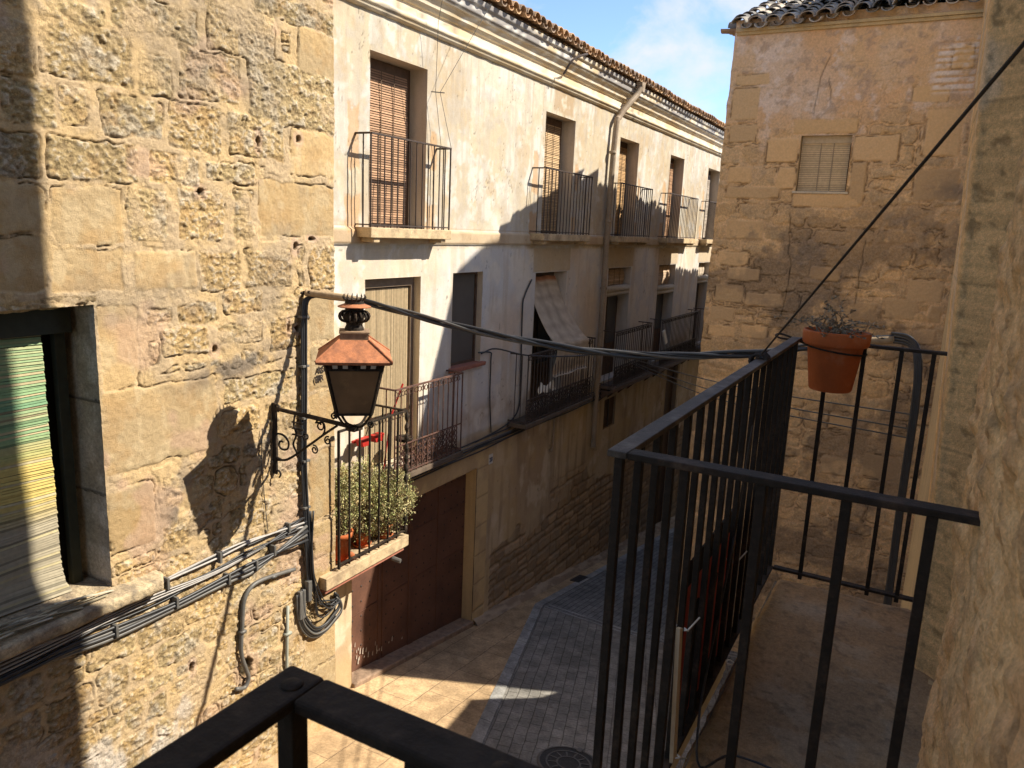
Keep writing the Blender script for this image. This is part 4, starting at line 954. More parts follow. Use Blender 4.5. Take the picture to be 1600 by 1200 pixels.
m.box(DX0-.05, DX1+.4, -7, -.62, DZ0, DZ1)
m.box(-4, .31, YO-.115, YO-.01, gz(3)-1, 9.2); m.box(.31, DX0-.03, YO-.115, YO-.01, 1.5, 9.2); m.box(.31, DX0-.03, YO-.115, YO-.01, gz(3)-1, -2.3)
m.box(DX1+.9, 6.45, YO-.07, YO-.02, gz(6)-1, 9.2); m.box(DX1+.16, DX1+.9, YO-.07, YO-.02, 1.5, 9.2); m.box(DX1+.16, DX1+.9, YO-.07, YO-.02, gz(6)-1, -1.4)
obj('masonry', m, M_ashlar, O)
m = MB(); m.box(DX0-.04, DX1+.2, -.60, -.54, DZ0, DZ1); obj('balcony_door', m, M_wood, O)
# neighbour balcony
ZT, ZF = -.372, -1.38; bx0, bx1, by = 1.216, 3.132, .436
us = line_with(1.08, 3.19, .012); vs = line_with(-.54, .425, .012); U, V = np.meshgrid(us, vs, indexing='ij')
n1 = fbm(U, V, 2.5, 4, 601); n2 = fbm(U, V, 9, 4, 602, .6); n3 = fbm(U, V, 40, 3, 603)
C_ = mix(col(.44, .29, .155), col(.32, .215, .12), ss(n1, .4, .62)); C_ = mix(C_, col(.40, .315, .215), .5*ss(n2, .55, .68)); C_ = mix(C_, col(.14, .10, .065), .5*ss(n3, .6, .72))
C_ = mix(C_, col(.30, .18, .06), .55*ss(V, .30, .40)*ss(n2, .3, .6)); C_ = mix(C_, col(.34, .30, .24), .5*np.exp(-(((U-2.95)/.08)**2+((V-.2)/.12)**2)))
ed = ss(V, .395, .425)+ss(U, 3.16, 3.19)+ss(-U, -1.10, -1.08)
bal = surf('balcony', us, vs, lambda U, V, H: np.stack([U, V+(n2-.5)*.02*ss(V, .38, .42), ZF+H], -1), (n1-.5)*.014+(n2-.5)*.012+(n3-.5)*.005-.05*np.clip(ed, 0, 1), C_, M_near, O)
bal['label'] = 'neighbouring balcony with dark stained concrete floor, terracotta pot and rope on its rail'
m = MB(); m.box(1.09, 3.18, -.54, .415, ZF-.13, ZF-.025); obj('slab_body', m, M_conc, bal)
def bars_fn(parent, pts, zb, zt, w):
    base = None
    for i, (x, y) in enumerate(pts):
        if base is None:
            mbb = MB(); mbb.box(x-w/2, x+w/2, y-w/2, y+w/2, zb, zt); base = obj('baluster', mbb, M_iron, parent, bevel=.0015); base0 = (x, y)
        else:
            o = base.copy(); COL.objects.link(o); o.parent = parent; o.location = (x-base0[0], y-base0[1], 0)
n = 18
pts = [(bx0+(bx1-bx0)*k/n, by) for k in range(n+1)]
pts += [(bx0, y) for y in (.320, .195, .070, -.045)]+[(bx1, y) for y in (.315, .190, .065, -.04)]
bars_fn(bal, pts, ZF+.03, ZT-.004, .0155)
m = MB(); m.bar((bx0-.018, by, ZT), (bx1+.018, by, ZT), .036, .012); obj('top_rail', m, M_rail, bal, bevel=.002)
m = MB(); m.bar((bx0, by-.019, ZT), (bx0, YO-.02, ZT), .036, .012); obj('top_rail', m, M_iron, bal, bevel=.002)
m = MB(); m.bar((bx1, by-.019, ZT), (bx1, YO+.0, ZT), .036, .012); obj('top_rail', m, M_iron, bal, bevel=.002)
m = MB(); m.bar((bx0, by, -1.325), (bx1, by, -1.325), .030, .010); m.bar((bx0, by-.016, -1.325), (bx0, YO, -1.325), .03, .010); m.bar((bx1, by-.016, -1.325), (bx1, YO, -1.325), .03, .010); obj('bottom_rail', m, M_iron, bal, bevel=.001)
# own balcony
m = MB(); m.box(-1.6, .46, -.62, .43, ZF-.13, ZF); ob = obj('balcony', m, M_conc, O, bevel=.006)
ob['label'] = 'balcony the photograph is taken from, its thick black rail corner out of focus at the bottom'
ZO = -.379; cx, cy = .417, .419
m = MB(); m.bar((-1.6, cy, ZO), (cx+.019, cy, ZO), .038, .012); obj('top_rail', m, M_iron, ob, bevel=.003)
m = MB(); m.bar((cx, cy-.0195, ZO), (cx, YO-.02, ZO), .038, .012); obj('top_rail', m, M_iron, ob, bevel=.003)
for x, y in ((cx-.004, cy-.004), (cx, cy-.20), (cx-.22, cy)):
    m = MB(); m.lathe([(.0095, 0), (.0085, .0015), (.004, .0026), (.0005, .003)], (x, y, ZO+.006), 14); obj('rivet', m, M_iron, ob, smooth=True)
bars_fn(ob, [(cx, cy), (cx, cy-.13), (cx, cy-.26), (cx, cy-.39)]+[(cx-.13*k, cy) for k in range(1, 15)], ZF, ZO-.004, .018)

# ------------------------------------------------------------------ things on the neighbour balcony
def dry_plant(parent, c, r, n, h):
    rg = random.Random(12); mb = MB(); lf = MB(); cc = []
    for k in range(n):
        a = rg.uniform(0, 2*PI); rr = rg.uniform(0, r*.6); p = Vector((c[0]+rr*math.cos(a), c[1]+rr*math.sin(a), c[2])); pts = [p]
        d = Vector((math.cos(a)*.7+rg.uniform(-.5, .5), math.sin(a)*.7+rg.uniform(-.5, .5), rg.uniform(.5, 1.2))).normalized()
        for s in range(7):
            d = (d+Vector((rg.uniform(-.5, .5), rg.uniform(-.5, .5), rg.uniform(-.55, .2)))).normalized(); p = p+d*h*.2
            if p.z < c[2]+.004: p.z = c[2]+.006
            pts.append(p.copy())
            for q in range(5):
                u = Vector((rg.uniform(-1, 1), rg.uniform(-1, 1), rg.uniform(-.4, 1))).normalized(); v = u.cross(Vector((rg.random(), rg.random(), 1))).normalized()
                L = rg.uniform(.006, .016); w = L*.35; f = rg.uniform(.7, 1.2)
                lf.face([p, p+u*L*.5+v*w, p+u*L, p+u*L*.5-v*w]); cc += [(.30*f, .27*f, .21*f)]*4
        mb.tube(pts, .0022, 5, r2=.001)
    obj('dry_stem', mb, mat('dry_grey_stem', (.27, .23, .17), rough=.9), parent); obj('dry_leaf', lf, M_leaf, parent, colors=cc)
PC = (3.115, .292, -.552)
pot = thing('flower_pot', PC, 'terracotta pot with a dry grey plant hung on the far rail of the foreground balcony', 'flower pot')
m = MB(); m.lathe([(.030, .0), (.074, .0), (.078, .006), (.100, .170), (.102, .172), (.1135, .174), (.119, .182), (.1215, .222), (.119, .228), (.112, .228), (.108, .215), (.094, .19), (.05, .185)], PC, 40, cap=False)
m.lathe([(.001, .001), (.04, .0)], PC, 24, cap=False); o = obj('pot_body', m, M_terra, pot, smooth=True)
m = MB(); m.lathe([(.104, .208), (.05, .214), (.001, .216)], PC, 24, cap=False); obj('soil', m, M_soil, pot)
dry_plant(pot, (PC[0]-.0, PC[1]+.02, PC[2]+.215), .10, 26, .13)
m = MB(); zr = -.372+.008
m.tube([(PC[0]+math.cos(a)*.112, PC[1]+math.sin(a)*.112, -.392+.012*math.sin(a)) for a in np.linspace(0, 2*PI, 25)], .0035, 6, cap=False)
m.tube(smooth_path([(3.148, .40, -.392), (3.14, .45, -.372), (3.16, .50, -.362), (3.13, .515, -.366), (3.10, .49, -.372), (3.12, .45, -.376)], 4), .004, 6)
tag(obj('pot_ring', m, M_iron), 'thin black wire ring that holds the terracotta pot on the rail corner', 'pot holder')
# rope
m = MB(); K = Vector((2.47, .447, -.36))
m.tube([K, Vector((1.12, -.085, .283))], .0029, 8)
for k in range(5):
    m.tube([(K.x+.02*math.cos(a)*0+.012*(k-2)+.004*math.sin(a), K.y+.026*math.cos(a), ZT+.020*math.sin(a)) for a in np.linspace(0, 2*PI, 13)], .0055, 6, cap=False)
m.tube(smooth_path([K+Vector((.0, .02, 0)), K+Vector((-.03, .03, -.08)), K+Vector((-.045, .03, -.22)), K+Vector((-.02, .03, -.31)), K+Vector((.03, .03, -.32)), K+Vector((.05, .03, -.25)), K+Vector((.02, .025, -.1)), K+Vector((.0, .02, -.02))], 5), .0050, 6)
m.tube(smooth_path([K+Vector((.01, .0, 0)), K+Vector((.05, -.01, .012)), K+Vector((.09, .02, -.01)), K+Vector((.10, .04, -.05))], 4), .004, 6)
tag(obj('rope', m, mat('dark_cord', (.045, .038, .034), rough=.9, nscale=60, namp=.3, bump=.002, bscale=200)), 'dark cord tied to the balcony rail and stretched up to the right', 'rope')
# banner on the outside of the bars
bn = thing('banner', (2.2, .475, -1.5), 'red and white banner tied to the outside of the balcony bars', 'banner')
m = MB(); m.box(1.88, 2.52, .470, .474, -1.42, -.93, jit=.004); obj('sheet', m, M_banner, bn)
m = MB(); m.box(1.86, 2.55, .4695, .4745, -1.53, -1.42, jit=.003); m.box(2.52, 2.60, .4695, .4745, -1.53, -.93, jit=.003); obj('margin', m, M_white, bn)
m = MB(); m.box(1.88, 2.6, .4685, .4755, -.93, -.86, jit=.004); m.box(1.98, 2.06, .466, .4695, -1.36, -1.02, jit=.01); m.box(2.2, 2.26, .466, .4695, -1.3, -1.02, jit=.01); obj('dark_band', m, M_dark, bn)
m = MB(); m.prism([(1.650, .412, -.905), (1.675, .412, -.915), (1.738, .412, -1.30), (1.708, .412, -1.305)], (0, .010, 0)); obj('folded_edge', m, mat('cream_edge', (.72, .60, .42), rough=.6, nscale=12), bn)
for (x, z, dx, dz) in ((1.825, -1.0, .03, .03), (1.88, -1.41, .05, -.03), (2.41, -1.03, .03, .03), (2.60, -1.50, .05, -.03)):
    m = MB(); m.tube([(x+.012*math.cos(a), .452+.018*math.sin(a), z+.004*math.sin(2*a)) for a in np.linspace(0, 2*PI, 13)], .0022, 5, cap=False); m.tube([(x, .436, z), (x+dx, .415, z+dz)], .0024, 5); obj('cable_tie', m, M_white, bn)
m = MB()
m.tube(smooth_path([(1.72, .40, ZF+.02), (1.75, .30, ZF+.02), (1.68, .16, ZF+.02), (1.76, .08, ZF+.015), (1.88, .14, ZF+.02), (1.9, .3, ZF+.02), (1.78, .36, ZF+.04), (1.9, .40, ZF+.10), (2.1, .43, ZF+.16), (2.25, .43, ZF+.42), (2.32, .43, -.75), (2.42, .43, -.45)], 5), .0035, 6)
m.tube(smooth_path([(1.72, .40, ZF+.02), (1.60, .33, ZF+.02), (1.50, .26, ZF+.015), (1.52, .12, ZF+.02), (1.42, .04, ZF+.02)], 5), .0035, 6)
tag(obj('loose_wire', m, M_cable), 'thin black wire curled on the dark concrete balcony floor', 'wire')

# ------------------------------------------------------------------ street lantern on the stone house
LX, LY = 5.173, 4.385
L = thing('street_lantern', (LX, LY, -1.82), 'old street lantern with rusty orange roof on a scrolled iron bracket', 'street lamp')
th = math.atan2(-LY, -LX)      # one face looks back along the street
def sq(r, z):
    return [(LX+r*math.sqrt(2)*math.cos(th+PI/4+k*PI/2), LY+r*math.sqrt(2)*math.sin(th+PI/4+k*PI/2), z) for k in range(4)]
def frus(m, levels, cap=True):
    i0 = len(m.v)
    for r, z in levels: m.v += sq(r, z)
    for k in range(len(levels)-1):
        for j in range(4): a = i0+4*k+j; b = i0+4*k+(j+1) % 4; m.f.append((a, b, b+4, a+4))
    if cap: m.f.append((i0+3, i0+2, i0+1, i0)); m.f.append(tuple(i0+4*(len(levels)-1)+k for k in range(4)))
m = MB(); frus(m, [(.318, -1.182), (.322, -1.162), (.318, -1.158), (.125, -1.000), (.118, -.996)]); frus(m, [(.30, -1.19), (.30, -1.182)])
for k in range(4):
    a = Vector(sq(.320, -1.155)[k]); b = Vector(sq(.126, -.995)[k]); m.tube([a, b], .009, 6)
rf = obj('roof', m, M_rust, L)
m = MB(); frus(m, [(.122, -1.005), (.122, -.945), (.130, -.943), (.130, -.930), (.10, -.925)]); obj('collar', m, mat('pale_rusty_collar', (.24, .16, .10), rough=.8, nscale=20, namp=.3), L)
m = MB(); c0 = (LX, LY, 0)
m.lathe([(.085, -.93), (.082, -.905), (.070, -.88), (.078, -.85), (.080, -.80), (.080, -.74), (.086, -.72), (.084, -.70)], c0, 20)
for k in range(16):
    a = 2*PI*k/16; cx_, sy_ = math.cos(a), math.sin(a)
    m.tube([(LX+cx_*(.082+.050*math.sin(t)), LY+sy_*(.082+.050*math.sin(t)), -.805+.045*math.cos(t)) for t in np.linspace(0, PI, 7)], .010, 5)
m.lathe([(.084, -.70), (.080, -.665), (.083, -.655)], c0, 20)
for k in range(14):
    a = 2*PI*k/14; p = Vector((LX+.082*math.cos(a), LY+.082*math.sin(a), -.66)); o_ = Vector((math.cos(a), math.sin(a), 0))
    m.tube([p, p+o_*.018+Vector((0, 0, .02)), p+o_*.008+Vector((0, 0, .048))], .009, 5, r2=.002)
obj('chimney', m, M_iron, L)
m = MB(); m.lathe([(.060, -.722), (.142, -.726), (.145, -.718), (.085, -.695)], c0, 24); obj('chimney_cap', m, M_rust, L)
zt_, zb_ = -1.205, -1.655; rt, rb = .243, .148
m = MB()
for k in range(4): m.bar(sq(rt, zt_+.02)[k], sq(rb, zb_)[k], .024, .024)
for z, r in ((zt_+.018, rt+.003), (zt_-.035, rt-.008), (zb_, rb)):
    P = sq(r, z)
    for k in range(4): m.bar(P[k], P[(k+1) % 4], .022, .02)
for k in range(4):
    a, b = Vector(sq(rt, zt_+.02)[k]), Vector(sq(rt, zt_+.02)[(k+1) % 4]); c_, d2 = Vector(sq(rt-.007, zt_-.035)[k]), Vector(sq(rt-.007, zt_-.035)[(k+1) % 4])
    for t in (.07, .25, .43, .57, .75, .93): m.bar(a.lerp(b, t), c_.lerp(d2, t), .034, .010)
m.box(LX-.05, LX+.05, LY-.05, LY+.05, -1.67, -1.655); m.tube([(LX, LY, -1.20), (LX, LY, -1.19)], .02, 6)
obj('frame', m, M_iron, L)
M_slot = mat('bright_slot_fill', (.72, .66, .55), rough=.3)
for k in range(4):      # gallery slots: the brightness seen through them put in as pale squares
    a, b = Vector(sq(rt-.004, zt_+.012)[k]), Vector(sq(rt-.004, zt_+.012)[(k+1) % 4]); c_, d2 = Vector(sq(rt-.009, zt_-.028)[k]), Vector(sq(rt-.009, zt_-.028)[(k+1) % 4])
    for t0, t1 in ((.115, .205), (.295, .385), (.615, .705), (.795, .885)):
        m = MB(); m.face([a.lerp(b, t0), a.lerp(b, t1), c_.lerp(d2, t1), c_.lerp(d2, t0)]); g_ = obj('bright_slot_pane', m, M_slot, L); sf = g_.modifiers.new('s', 'SOLIDIFY'); sf.thickness = .003
for k in range(4):
    m = MB(); a = sq(rt-.016, zt_-.03); b = sq(rb-.006, zb_+.004); i, j = k, (k+1) % 4
    m.face([a[i], a[j], b[j], b[i]]); g_ = obj('glass_pane', m, M_lampglass, L); sf = g_.modifiers.new('s', 'SOLIDIFY'); sf.thickness = .004
m = MB()   # curved feet joining arm
for k in range(4):
    p = Vector(sq(rb, zb_)[k]); q = Vector((LX, LY, -1.80)); mid_ = p.lerp(q, .5)+Vector((0, 0, -.05)); m.tube(smooth_path([p, mid_, q], 5), .012, 6)
def spiral(m, c, r, t0, turns, w=.009, sgn=1, n=22, start=None):
    pts = []
    for k in range(n):
        t = k/(n-1); a = t0+sgn*turns*2*PI*(1-t)*-1; rr = r*(1-.72*t); pts.append((LX, c[0]+rr*math.cos(t0+sgn*turns*2*PI*t), c[1]+rr*math.sin(t0+sgn*turns*2*PI*t)))
    m.tube(pts, w, 6)
m.bar((LX, YA-.05, -1.782), (LX, 4.36, -1.812), .022, .034); m.tube([(LX, 5.0, -1.79), (LX, 4.36, -1.812)], .021, 8); m.box(LX-.06, LX+.06, LY-.05, LY+.05, -1.835, -1.80)
m.tube(smooth_path([(LX, 5.399, -2.297), (LX, 5.286, -2.285), (LX, 5.173, -2.246), (LX, 4.931, -2.076), (LX, 4.74, -1.935), (LX, 4.585, -1.828)], 5), .012, 7)
m.tube(smooth_path([(LX, 5.40, -2.35), (LX, 5.417, -2.15), (LX, 5.359, -2.04), (LX, 5.258, -2.032), (LX, 5.192, -2.088), (LX, 5.205, -2.158), (LX, 5.272, -2.175), (LX, 5.315, -2.145), (LX, 5.30, -2.10), (LX, 5.262, -2.10)], 5), .010, 6)
m.tube(smooth_path([(LX, 5.41, -2.08), (LX, 5.408, -2.195), (LX, 5.353, -2.263), (LX, 5.252, -2.282), (LX, 5.173, -2.24)], 5), .010, 6)
for c, r, t0, sg in (((4.791, -1.862), .058, .3, 1), ((4.699, -1.990), .042, 1.9, -1), ((4.862, -2.105), .045, 1.2, 1), ((4.967, -1.999), .040, -1.2, 1), ((4.626, -1.747), .036, 3.6, -1), ((5.383, -2.33), .040, 1.2, -1), ((4.20, -1.75), .036, 2.0, 1)):
    spiral(m, c, r, t0, 1.35, .008, sg)
m.tube(smooth_path([(LX, 4.84, -1.84), (LX, 4.75, -1.83), (LX, 4.735, -1.90), (LX, 4.78, -1.97)], 4), .009, 6)
m.tube(smooth_path([(LX, 4.626, -1.71), (LX, 4.58, -1.66), (LX, 4.54, -1.60), (LX, 4.55, -1.57)], 4), .007, 6)
m.tube(smooth_path([(LX, 5.10, -1.80), (LX, 5.12, -1.90), (LX, 5.09, -2.0), (LX, 5.13, -2.1), (LX, 5.08, -2.18)], 4), .010, 6)
for z in (-1.88, -1.94, -2.0): m.bar((LX, 5.14, z), (LX, 5.0, z), .02, .012)
for z in (-1.76, -2.42): m.tube(smooth_path([(LX, YA-.03, z), (LX, YA-.07, z+.02), (LX, YA-.10, z-.01), (LX, YA-.08, z-.05)], 4), .010, 6)
obj('bracket', m, M_iron, L)
m = MB(); m.box(LX-.012, LX+.012, YA-.055, YA-.005, -2.44, -1.73); m.box(LX+.012, LX+.05, YA-.02, YA-.008, -2.3, -1.80); obj('wall_plate', m, M_iron, L, bevel=.004)

# ------------------------------------------------------------------ cables
def off_path(pts, d, tw, ph):
    P = smooth_path(pts, 6); o = []; n = len(P)
    for k, p in enumerate(P):
        a = ph+tw*2*PI*k/(n-1); o.append(p+Vector((math.cos(a)*d*.5, math.cos(a)*d*.3, math.sin(a)*d)))
    return o
span = [(5.64, 5.33, -.705), (5.724, 4.725, -.745), (5.808, 4.185, -.83), (5.899, 3.605, -.918), (5.994, 2.994, -.982), (6.075, 2.475, -1.008), (6.152, 1.983, -.995), (6.216, 1.569, -.952), (6.285, 1.126, -.885), (6.371, .581, -.76), (6.432, .188, -.69)]
hc = thing('overhead_cable', (6.1, 2.6, -1.05), 'thick black cable bundle sagging across the street from lantern wall to foreground house', 'cable')
for d, tw, ph, r, mt in ((.022, 3, 0, .017, M_cable), (.022, 3, 2.1, .015, M_cable), (.022, 3, 4.2, .013, M_cableg), (.03, 2, 1, .007, M_cable)):
    m = MB(); m.tube(off_path(span, d, tw, ph), r, 8); obj('strand', m, mt, hc, smooth=True)
m = MB(); m.tube(smooth_path([(5.60, 5.36, -.70), (5.63, 5.28, -.70), (5.68, 5.0, -.715), (5.72, 4.78, -.735)], 5), .034, 10); obj('tape_wrap', m, M_tape, hc, smooth=True); m = MB(); m.tube(smooth_path([(6.35, .72, -.80), (6.40, .40, -.73), (6.43, .2, -.695)], 5), .034, 10); obj('tape_wrap', m, M_tape, hc, smooth=True)
m = MB(); m.tube([(5.60, 5.40, -.70), (5.60, 5.30, -.69)], .018, 8); m.tube([(5.56, 5.39, -.70), (5.80, 5.20, -.745)], .014, 8); obj('anchor', m, M_iron, hc)
# drop at the own-house end
m = MB()
for k, o_ in enumerate((0, .022, -.020, .04)):
    m.tube(smooth_path([(6.43+o_*.3, .22, -.69+o_), (6.35, .09, -.70+o_), (6.30, .03-o_*.5, -.80+o_*.5), (6.27, .0-o_*.6, -1.1), (6.27, -.005-o_*.6, -1.9), (6.27, -.02-o_*.6, -3.0), (6.27, -.02-o_*.6, -5.2)], 5), .012, 7)
tag(obj('wall_cable', m, M_cable, smooth=True), 'black cables bending down the wall edge behind the far rail, right of the pot', 'cable')
for k, (za, zb, sag, lab) in enumerate(((-1.36, -1.22, .02, 'thin black wire crossing behind the bars below the thick bundle, upper one'), (-1.48, -1.33, .06, 'thin black wire crossing behind the bars, second below the thick bundle'), (-1.52, -1.40, .10, 'thin black wire crossing behind the bars, lowest of the thin ones'))):
    m = MB(); a = Vector((13.6+k*.4, 5.45, -2.15-.12*k)); b = Vector((6.27, 0.0, zb)); c_ = a.lerp(b, .55)+Vector((0, 0, -.10-sag))
    m.tube(smooth_path([a, a.lerp(c_, .5)+Vector((0, 0, -.03)), c_, c_.lerp(b, .5)+Vector((0, 0, -.03)), b], 6), .007, 5)
    tag(obj('thin_cable', m, M_cable), lab, 'cable')
m = MB(); m.tube(smooth_path([(9.6, 5.72, -1.83), (10.0, 5.70, -1.80), (10.6, 5.5, -1.95), (11.5, 5.3, -2.06), (12.6, 5.2, -2.15), (13.6, 5.4, -2.2)], 5), .012, 6)
tag(obj('thin_cable', m, M_cable), 'twisted cable passing just in front of the awning balcony below the thick bundle', 'cable')
# cables on the stone wall
def pY(pts, y): return [(x, y, z) for x, z in pts]
vc = thing('wall_cable', (5.56, YA-.06, -4.2), 'bundle of black and grey cables running straight down beside the lantern', 'cable')
V0 = [(5.67, -.73), (5.60, -.76), (5.565, -.86), (5.55, -1.21), (5.545, -1.6), (5.53, -2.39), (5.55, -2.95), (5.575, -3.38), (5.60, -3.85)]
for k, (dx, dy, r, mt) in enumerate(((0, 0, .017, M_cable), (.024, -.004, .014, M_cableg), (-.020, .006, .012, M_cable), (.010, -.022, .010, M_cable), (.034, .008, .007, M_cable_lit))):
    rg = random.Random(k+50); P = [(x+dx+rg.uniform(-.004, .004), YA-.055+dy, z) for x, z in V0]; P[0] = (P[0][0], 5.30, P[0][2])
    m = MB(); m.tube(smooth_path(P, 5), r, 8); obj('cable', m, mt, vc, smooth=True)
for z in (-.93, -1.42, -1.95, -2.40, -2.9): m = MB(); m.box(5.51, 5.60, YA-.082, YA-.01, z-.012, z+.012); obj('clamp', m, M_cableg, vc, bevel=.004)
m = MB(); m.box(5.44, 5.53, YA-.07, YA-.02, -4.12, -3.80); obj('junction_box', m, M_cableg, vc, bevel=.008)
m = MB(); m.box(5.545, 5.60, YA-.09, YA-.03, -3.95, -3.72); obj('junction_box', m, M_cableg, vc, bevel=.008)
lc = thing('cable_loop', (5.75, YA-.06, -4.45), 'looped slack grey cables at the foot of the vertical bundle beside the balcony slab', 'cable')
Uc = [(5.43, -3.83), (5.44, -4.05), (5.50, -4.26), (5.65, -4.42), (5.83, -4.45), (5.98, -4.40), (6.11, -4.33), (6.10, -4.22), (6.02, -4.14)]
for k in range(6):
    m = MB(); m.tube(smooth_path([(x*1.0+(5.78-x)*.035*k, YA-.035-.012*(k % 3), z+.022*k*(1 if z < -4.1 else .4)) for x, z in Uc], 5), .013, 7); obj('cable', m, (M_cableg, M_cable)[k % 2], lc, smooth=True)
rg = random.Random(77)
for k in range(11):
    j = lambda s=.03: rg.uniform(-s, s)
    P = [(5.56+.012*k*.5, -2.95), (5.60+j(.02), -3.35), (5.62+j(), -3.65+j()), (5.72+j(.05), -3.98+j(.06)), (5.88+j(.04), -4.10+j(.05)), (6.02+j(.02), -4.13+j(.02))]
    if k % 4 == 0: P = [(5.60, -3.3), (5.66+j(), -3.85), (5.70, -4.15+j()), (5.84, -4.24+j()), (5.97, -4.17), (6.02, -4.12)]
    m = MB(); m.tube(smooth_path([(x, YA-.04-.006*k, z) for x, z in P], 5), rg.uniform(.004, .008), 6); obj('cable', m, M_cable, lc, smooth=True)
hb = thing('wall_cable', (4.0, YA-.06, -3.3), 'fan of black cables, some coloured pale for sunlight, running left across the stone wall below the window sill', 'cable')
b1 = [(5.46, -3.03), (4.87, -3.01), (4.42, -3.01), (3.78, -3.04), (3.52, -3.08), (3.14, -3.12), (2.6, -3.12), (1.8, -3.14)]
b2 = [(5.50, -3.13), (4.86, -3.13), (4.36, -3.14), (3.91, -3.17), (3.49, -3.16), (3.14, -3.17), (2.6, -3.19), (1.8, -3.2)]
b3 = [(5.50, -3.25), (4.89, -3.27), (4.54, -3.28), (3.98, -3.28), (3.42, -3.28), (3.01, -3.25), (2.6, -3.24), (1.8, -3.25)]
for base, cnt, rr, sp in ((b1, 3, .010, .018), (b2, 4, .009, .016), (b3, 4, .016, .020)):
    for k in range(cnt):
        rg = random.Random(k*7+cnt); mt = (M_cable, M_cable, M_cableg, M_cable, M_cable_lit)[rg.randrange(5)] if base is not b3 else (M_cableg, M_cable)[k % 2]
        P = [(x, YA-.035-.014*(k % 2)-(.012 if base is b3 else 0), z+sp*(k-cnt/2)+rg.uniform(-.024, .022)) for x, z in base]
        P[0] = (P[0][0]+.05, P[0][1]-.02, -3.0-.05*k-(.1 if base is b3 else 0))
        m = MB(); m.tube(smooth_path(P, 5), rr*rg.uniform(.8, 1.1), 7); obj('cable', m, mt, hb, smooth=True)
for k in range(3):      # fanned cables, their sunlit glint put in as pale colour
    rg = random.Random(k+90); m = MB(); m.tube(smooth_path([(5.0, YA-.05, -3.13), (4.4, YA-.055, -3.16-.01*k), (3.8, YA-.06, -3.12-.025*k), (3.3, YA-.06, -3.13-.02*k), (2.6, YA-.06, -3.14-.03*k), (1.8, YA-.06, -3.15-.03*k)], 5), .007, 6); obj('cable', m, M_cable_lit, hb, smooth=True)
for x, z in ((5.30, -3.03), (5.1, -3.2), (4.87, -3.27), (4.45, -3.03), (4.54, -3.28), (3.98, -3.27), (3.9, -3.06), (3.42, -3.27)): m = MB(); m.box(x-.012, x+.012, YA-.085, YA-.0, z-.06, z+.045); obj('clamp', m, M_cableg, hb, bevel=.003)
m = MB(); cond = [(5.40, -3.53), (5.21, -3.50), (4.96, -3.47), (4.82, -3.49), (4.73, -3.60), (4.70, -3.85), (4.68, -4.11), (4.73, -4.31), (4.76, -4.42), (4.71, -4.50), (4.60, -4.46)]
m.tube(smooth_path(pY(cond, YA-.04), 5), .021, 9)
for x, z in ((5.1, -3.49), (4.70, -3.9)): m.box(x-.03, x+.03, YA-.068, YA, z-.014, z+.014)
tag(obj('conduit', m, M_cableg, smooth=True), 'grey bent conduit curving down the stone wall left of the cable loops', 'conduit')
m = MB(); m.tube(pY([(5.30, -3.90), (5.28, -4.3), (5.26, -4.9), (5.25, -5.5)], YA-.035), .018, 8); m.box(5.25, 5.33, YA-.06, YA, -4.22, -4.19)
tag(obj('conduit', m, mat('pale_green_conduit', (.30, .31, .26), rough=.6), smooth=True), 'short straight grey-green pipe on the stone wall under the vertical cable bundle', 'conduit')
m = MB(); m.tube(smooth_path(pY([(5.02, -1.95), (5.0, -2.3), (5.03, -2.7), (5.06, -3.0)], YA-.03), 4), .004, 5)
tag(obj('thin_cable', m, M_cable), 'single thin wire dangling on the stone wall left of the lantern bracket', 'cable')
# cables along the plastered house
fc_ = thing('facade_cable', (11, YB-.05, -3.2), 'long bundle of dark cables running along the plastered facade above the garage door', 'cable')
for k in range(6):
    rg = random.Random(k+5); P = []
    for x in np.arange(7.3, 24, .8): P.append((x, YB-.045-.02*(k % 3)-(.0 if x < 10 or x > 13.5 else .0), -3.20-.028*k+rg.uniform(-.018, .018)+.0*x))
    m = MB(); m.tube(smooth_path(P, 3), .013, 6); obj('cable', m, (M_cable, M_cableg, M_cable)[k % 3], fc_, smooth=True)
m = MB(); m.tube(smooth_path(pY([(9.6, -1.82), (9.96, -1.86), (9.98, -1.98), (9.99, -2.56), (10.07, -3.15)], YB-.03), 5), .011, 6)
tag(obj('facade_cable', m, M_cable, smooth=True), 'dark cable dropping down the plaster between the grey window and the awning balcony', 'cable')
m = MB(); m.tube(smooth_path(pY([(11.22, -.80), (11.0, -1.05), (10.94, -1.3), (10.99, -2.52), (10.97, -2.9), (10.75, -3.08), (10.3, -3.16), (9.6, -3.2)], YB-.03), 5), .013, 6)
tag(obj('facade_cable', m, M_cable, smooth=True), 'dark cable curving down the plaster along the left end of the awning balcony', 'cable')
m = MB(); m.tube(smooth_path(pY([(12.36, -3.2), (12.36, -3.6), (12.35, -3.92), (12.30, -3.99), (12.24, -3.94)], YB-.05), 5), .016, 6)
tag(obj('pipe_hook', m, M_zinc, smooth=True), 'short hooked iron pipe hanging on the wall below the awning balcony', 'pipe')
# two thin clothes-line wires at the first upper balcony
m = MB()
m.tube([(8.28, 5.66, 1.62), (9.0, 5.40, 2.80)], .0035, 5); m.tube([(8.24, 5.70, 1.62), (8.15, 5.62, 2.4), (8.1, 5.5, 2.8)], .0035, 5); m.tube([(8.28, 5.66, 1.62), (8.5, 5.62, .98)], .0035, 5); m.tube([(8.24, 5.70, 1.62), (8.33, 5.66, .98)], .0035, 5); m.tube([(8.2, 5.74, 1.62), (8.32, 5.62, 1.62)], .007, 5)
tag(obj('thin_wire', m, M_cableg), 'pair of thin wires rising from the first upper balcony to the cornice', 'wire')

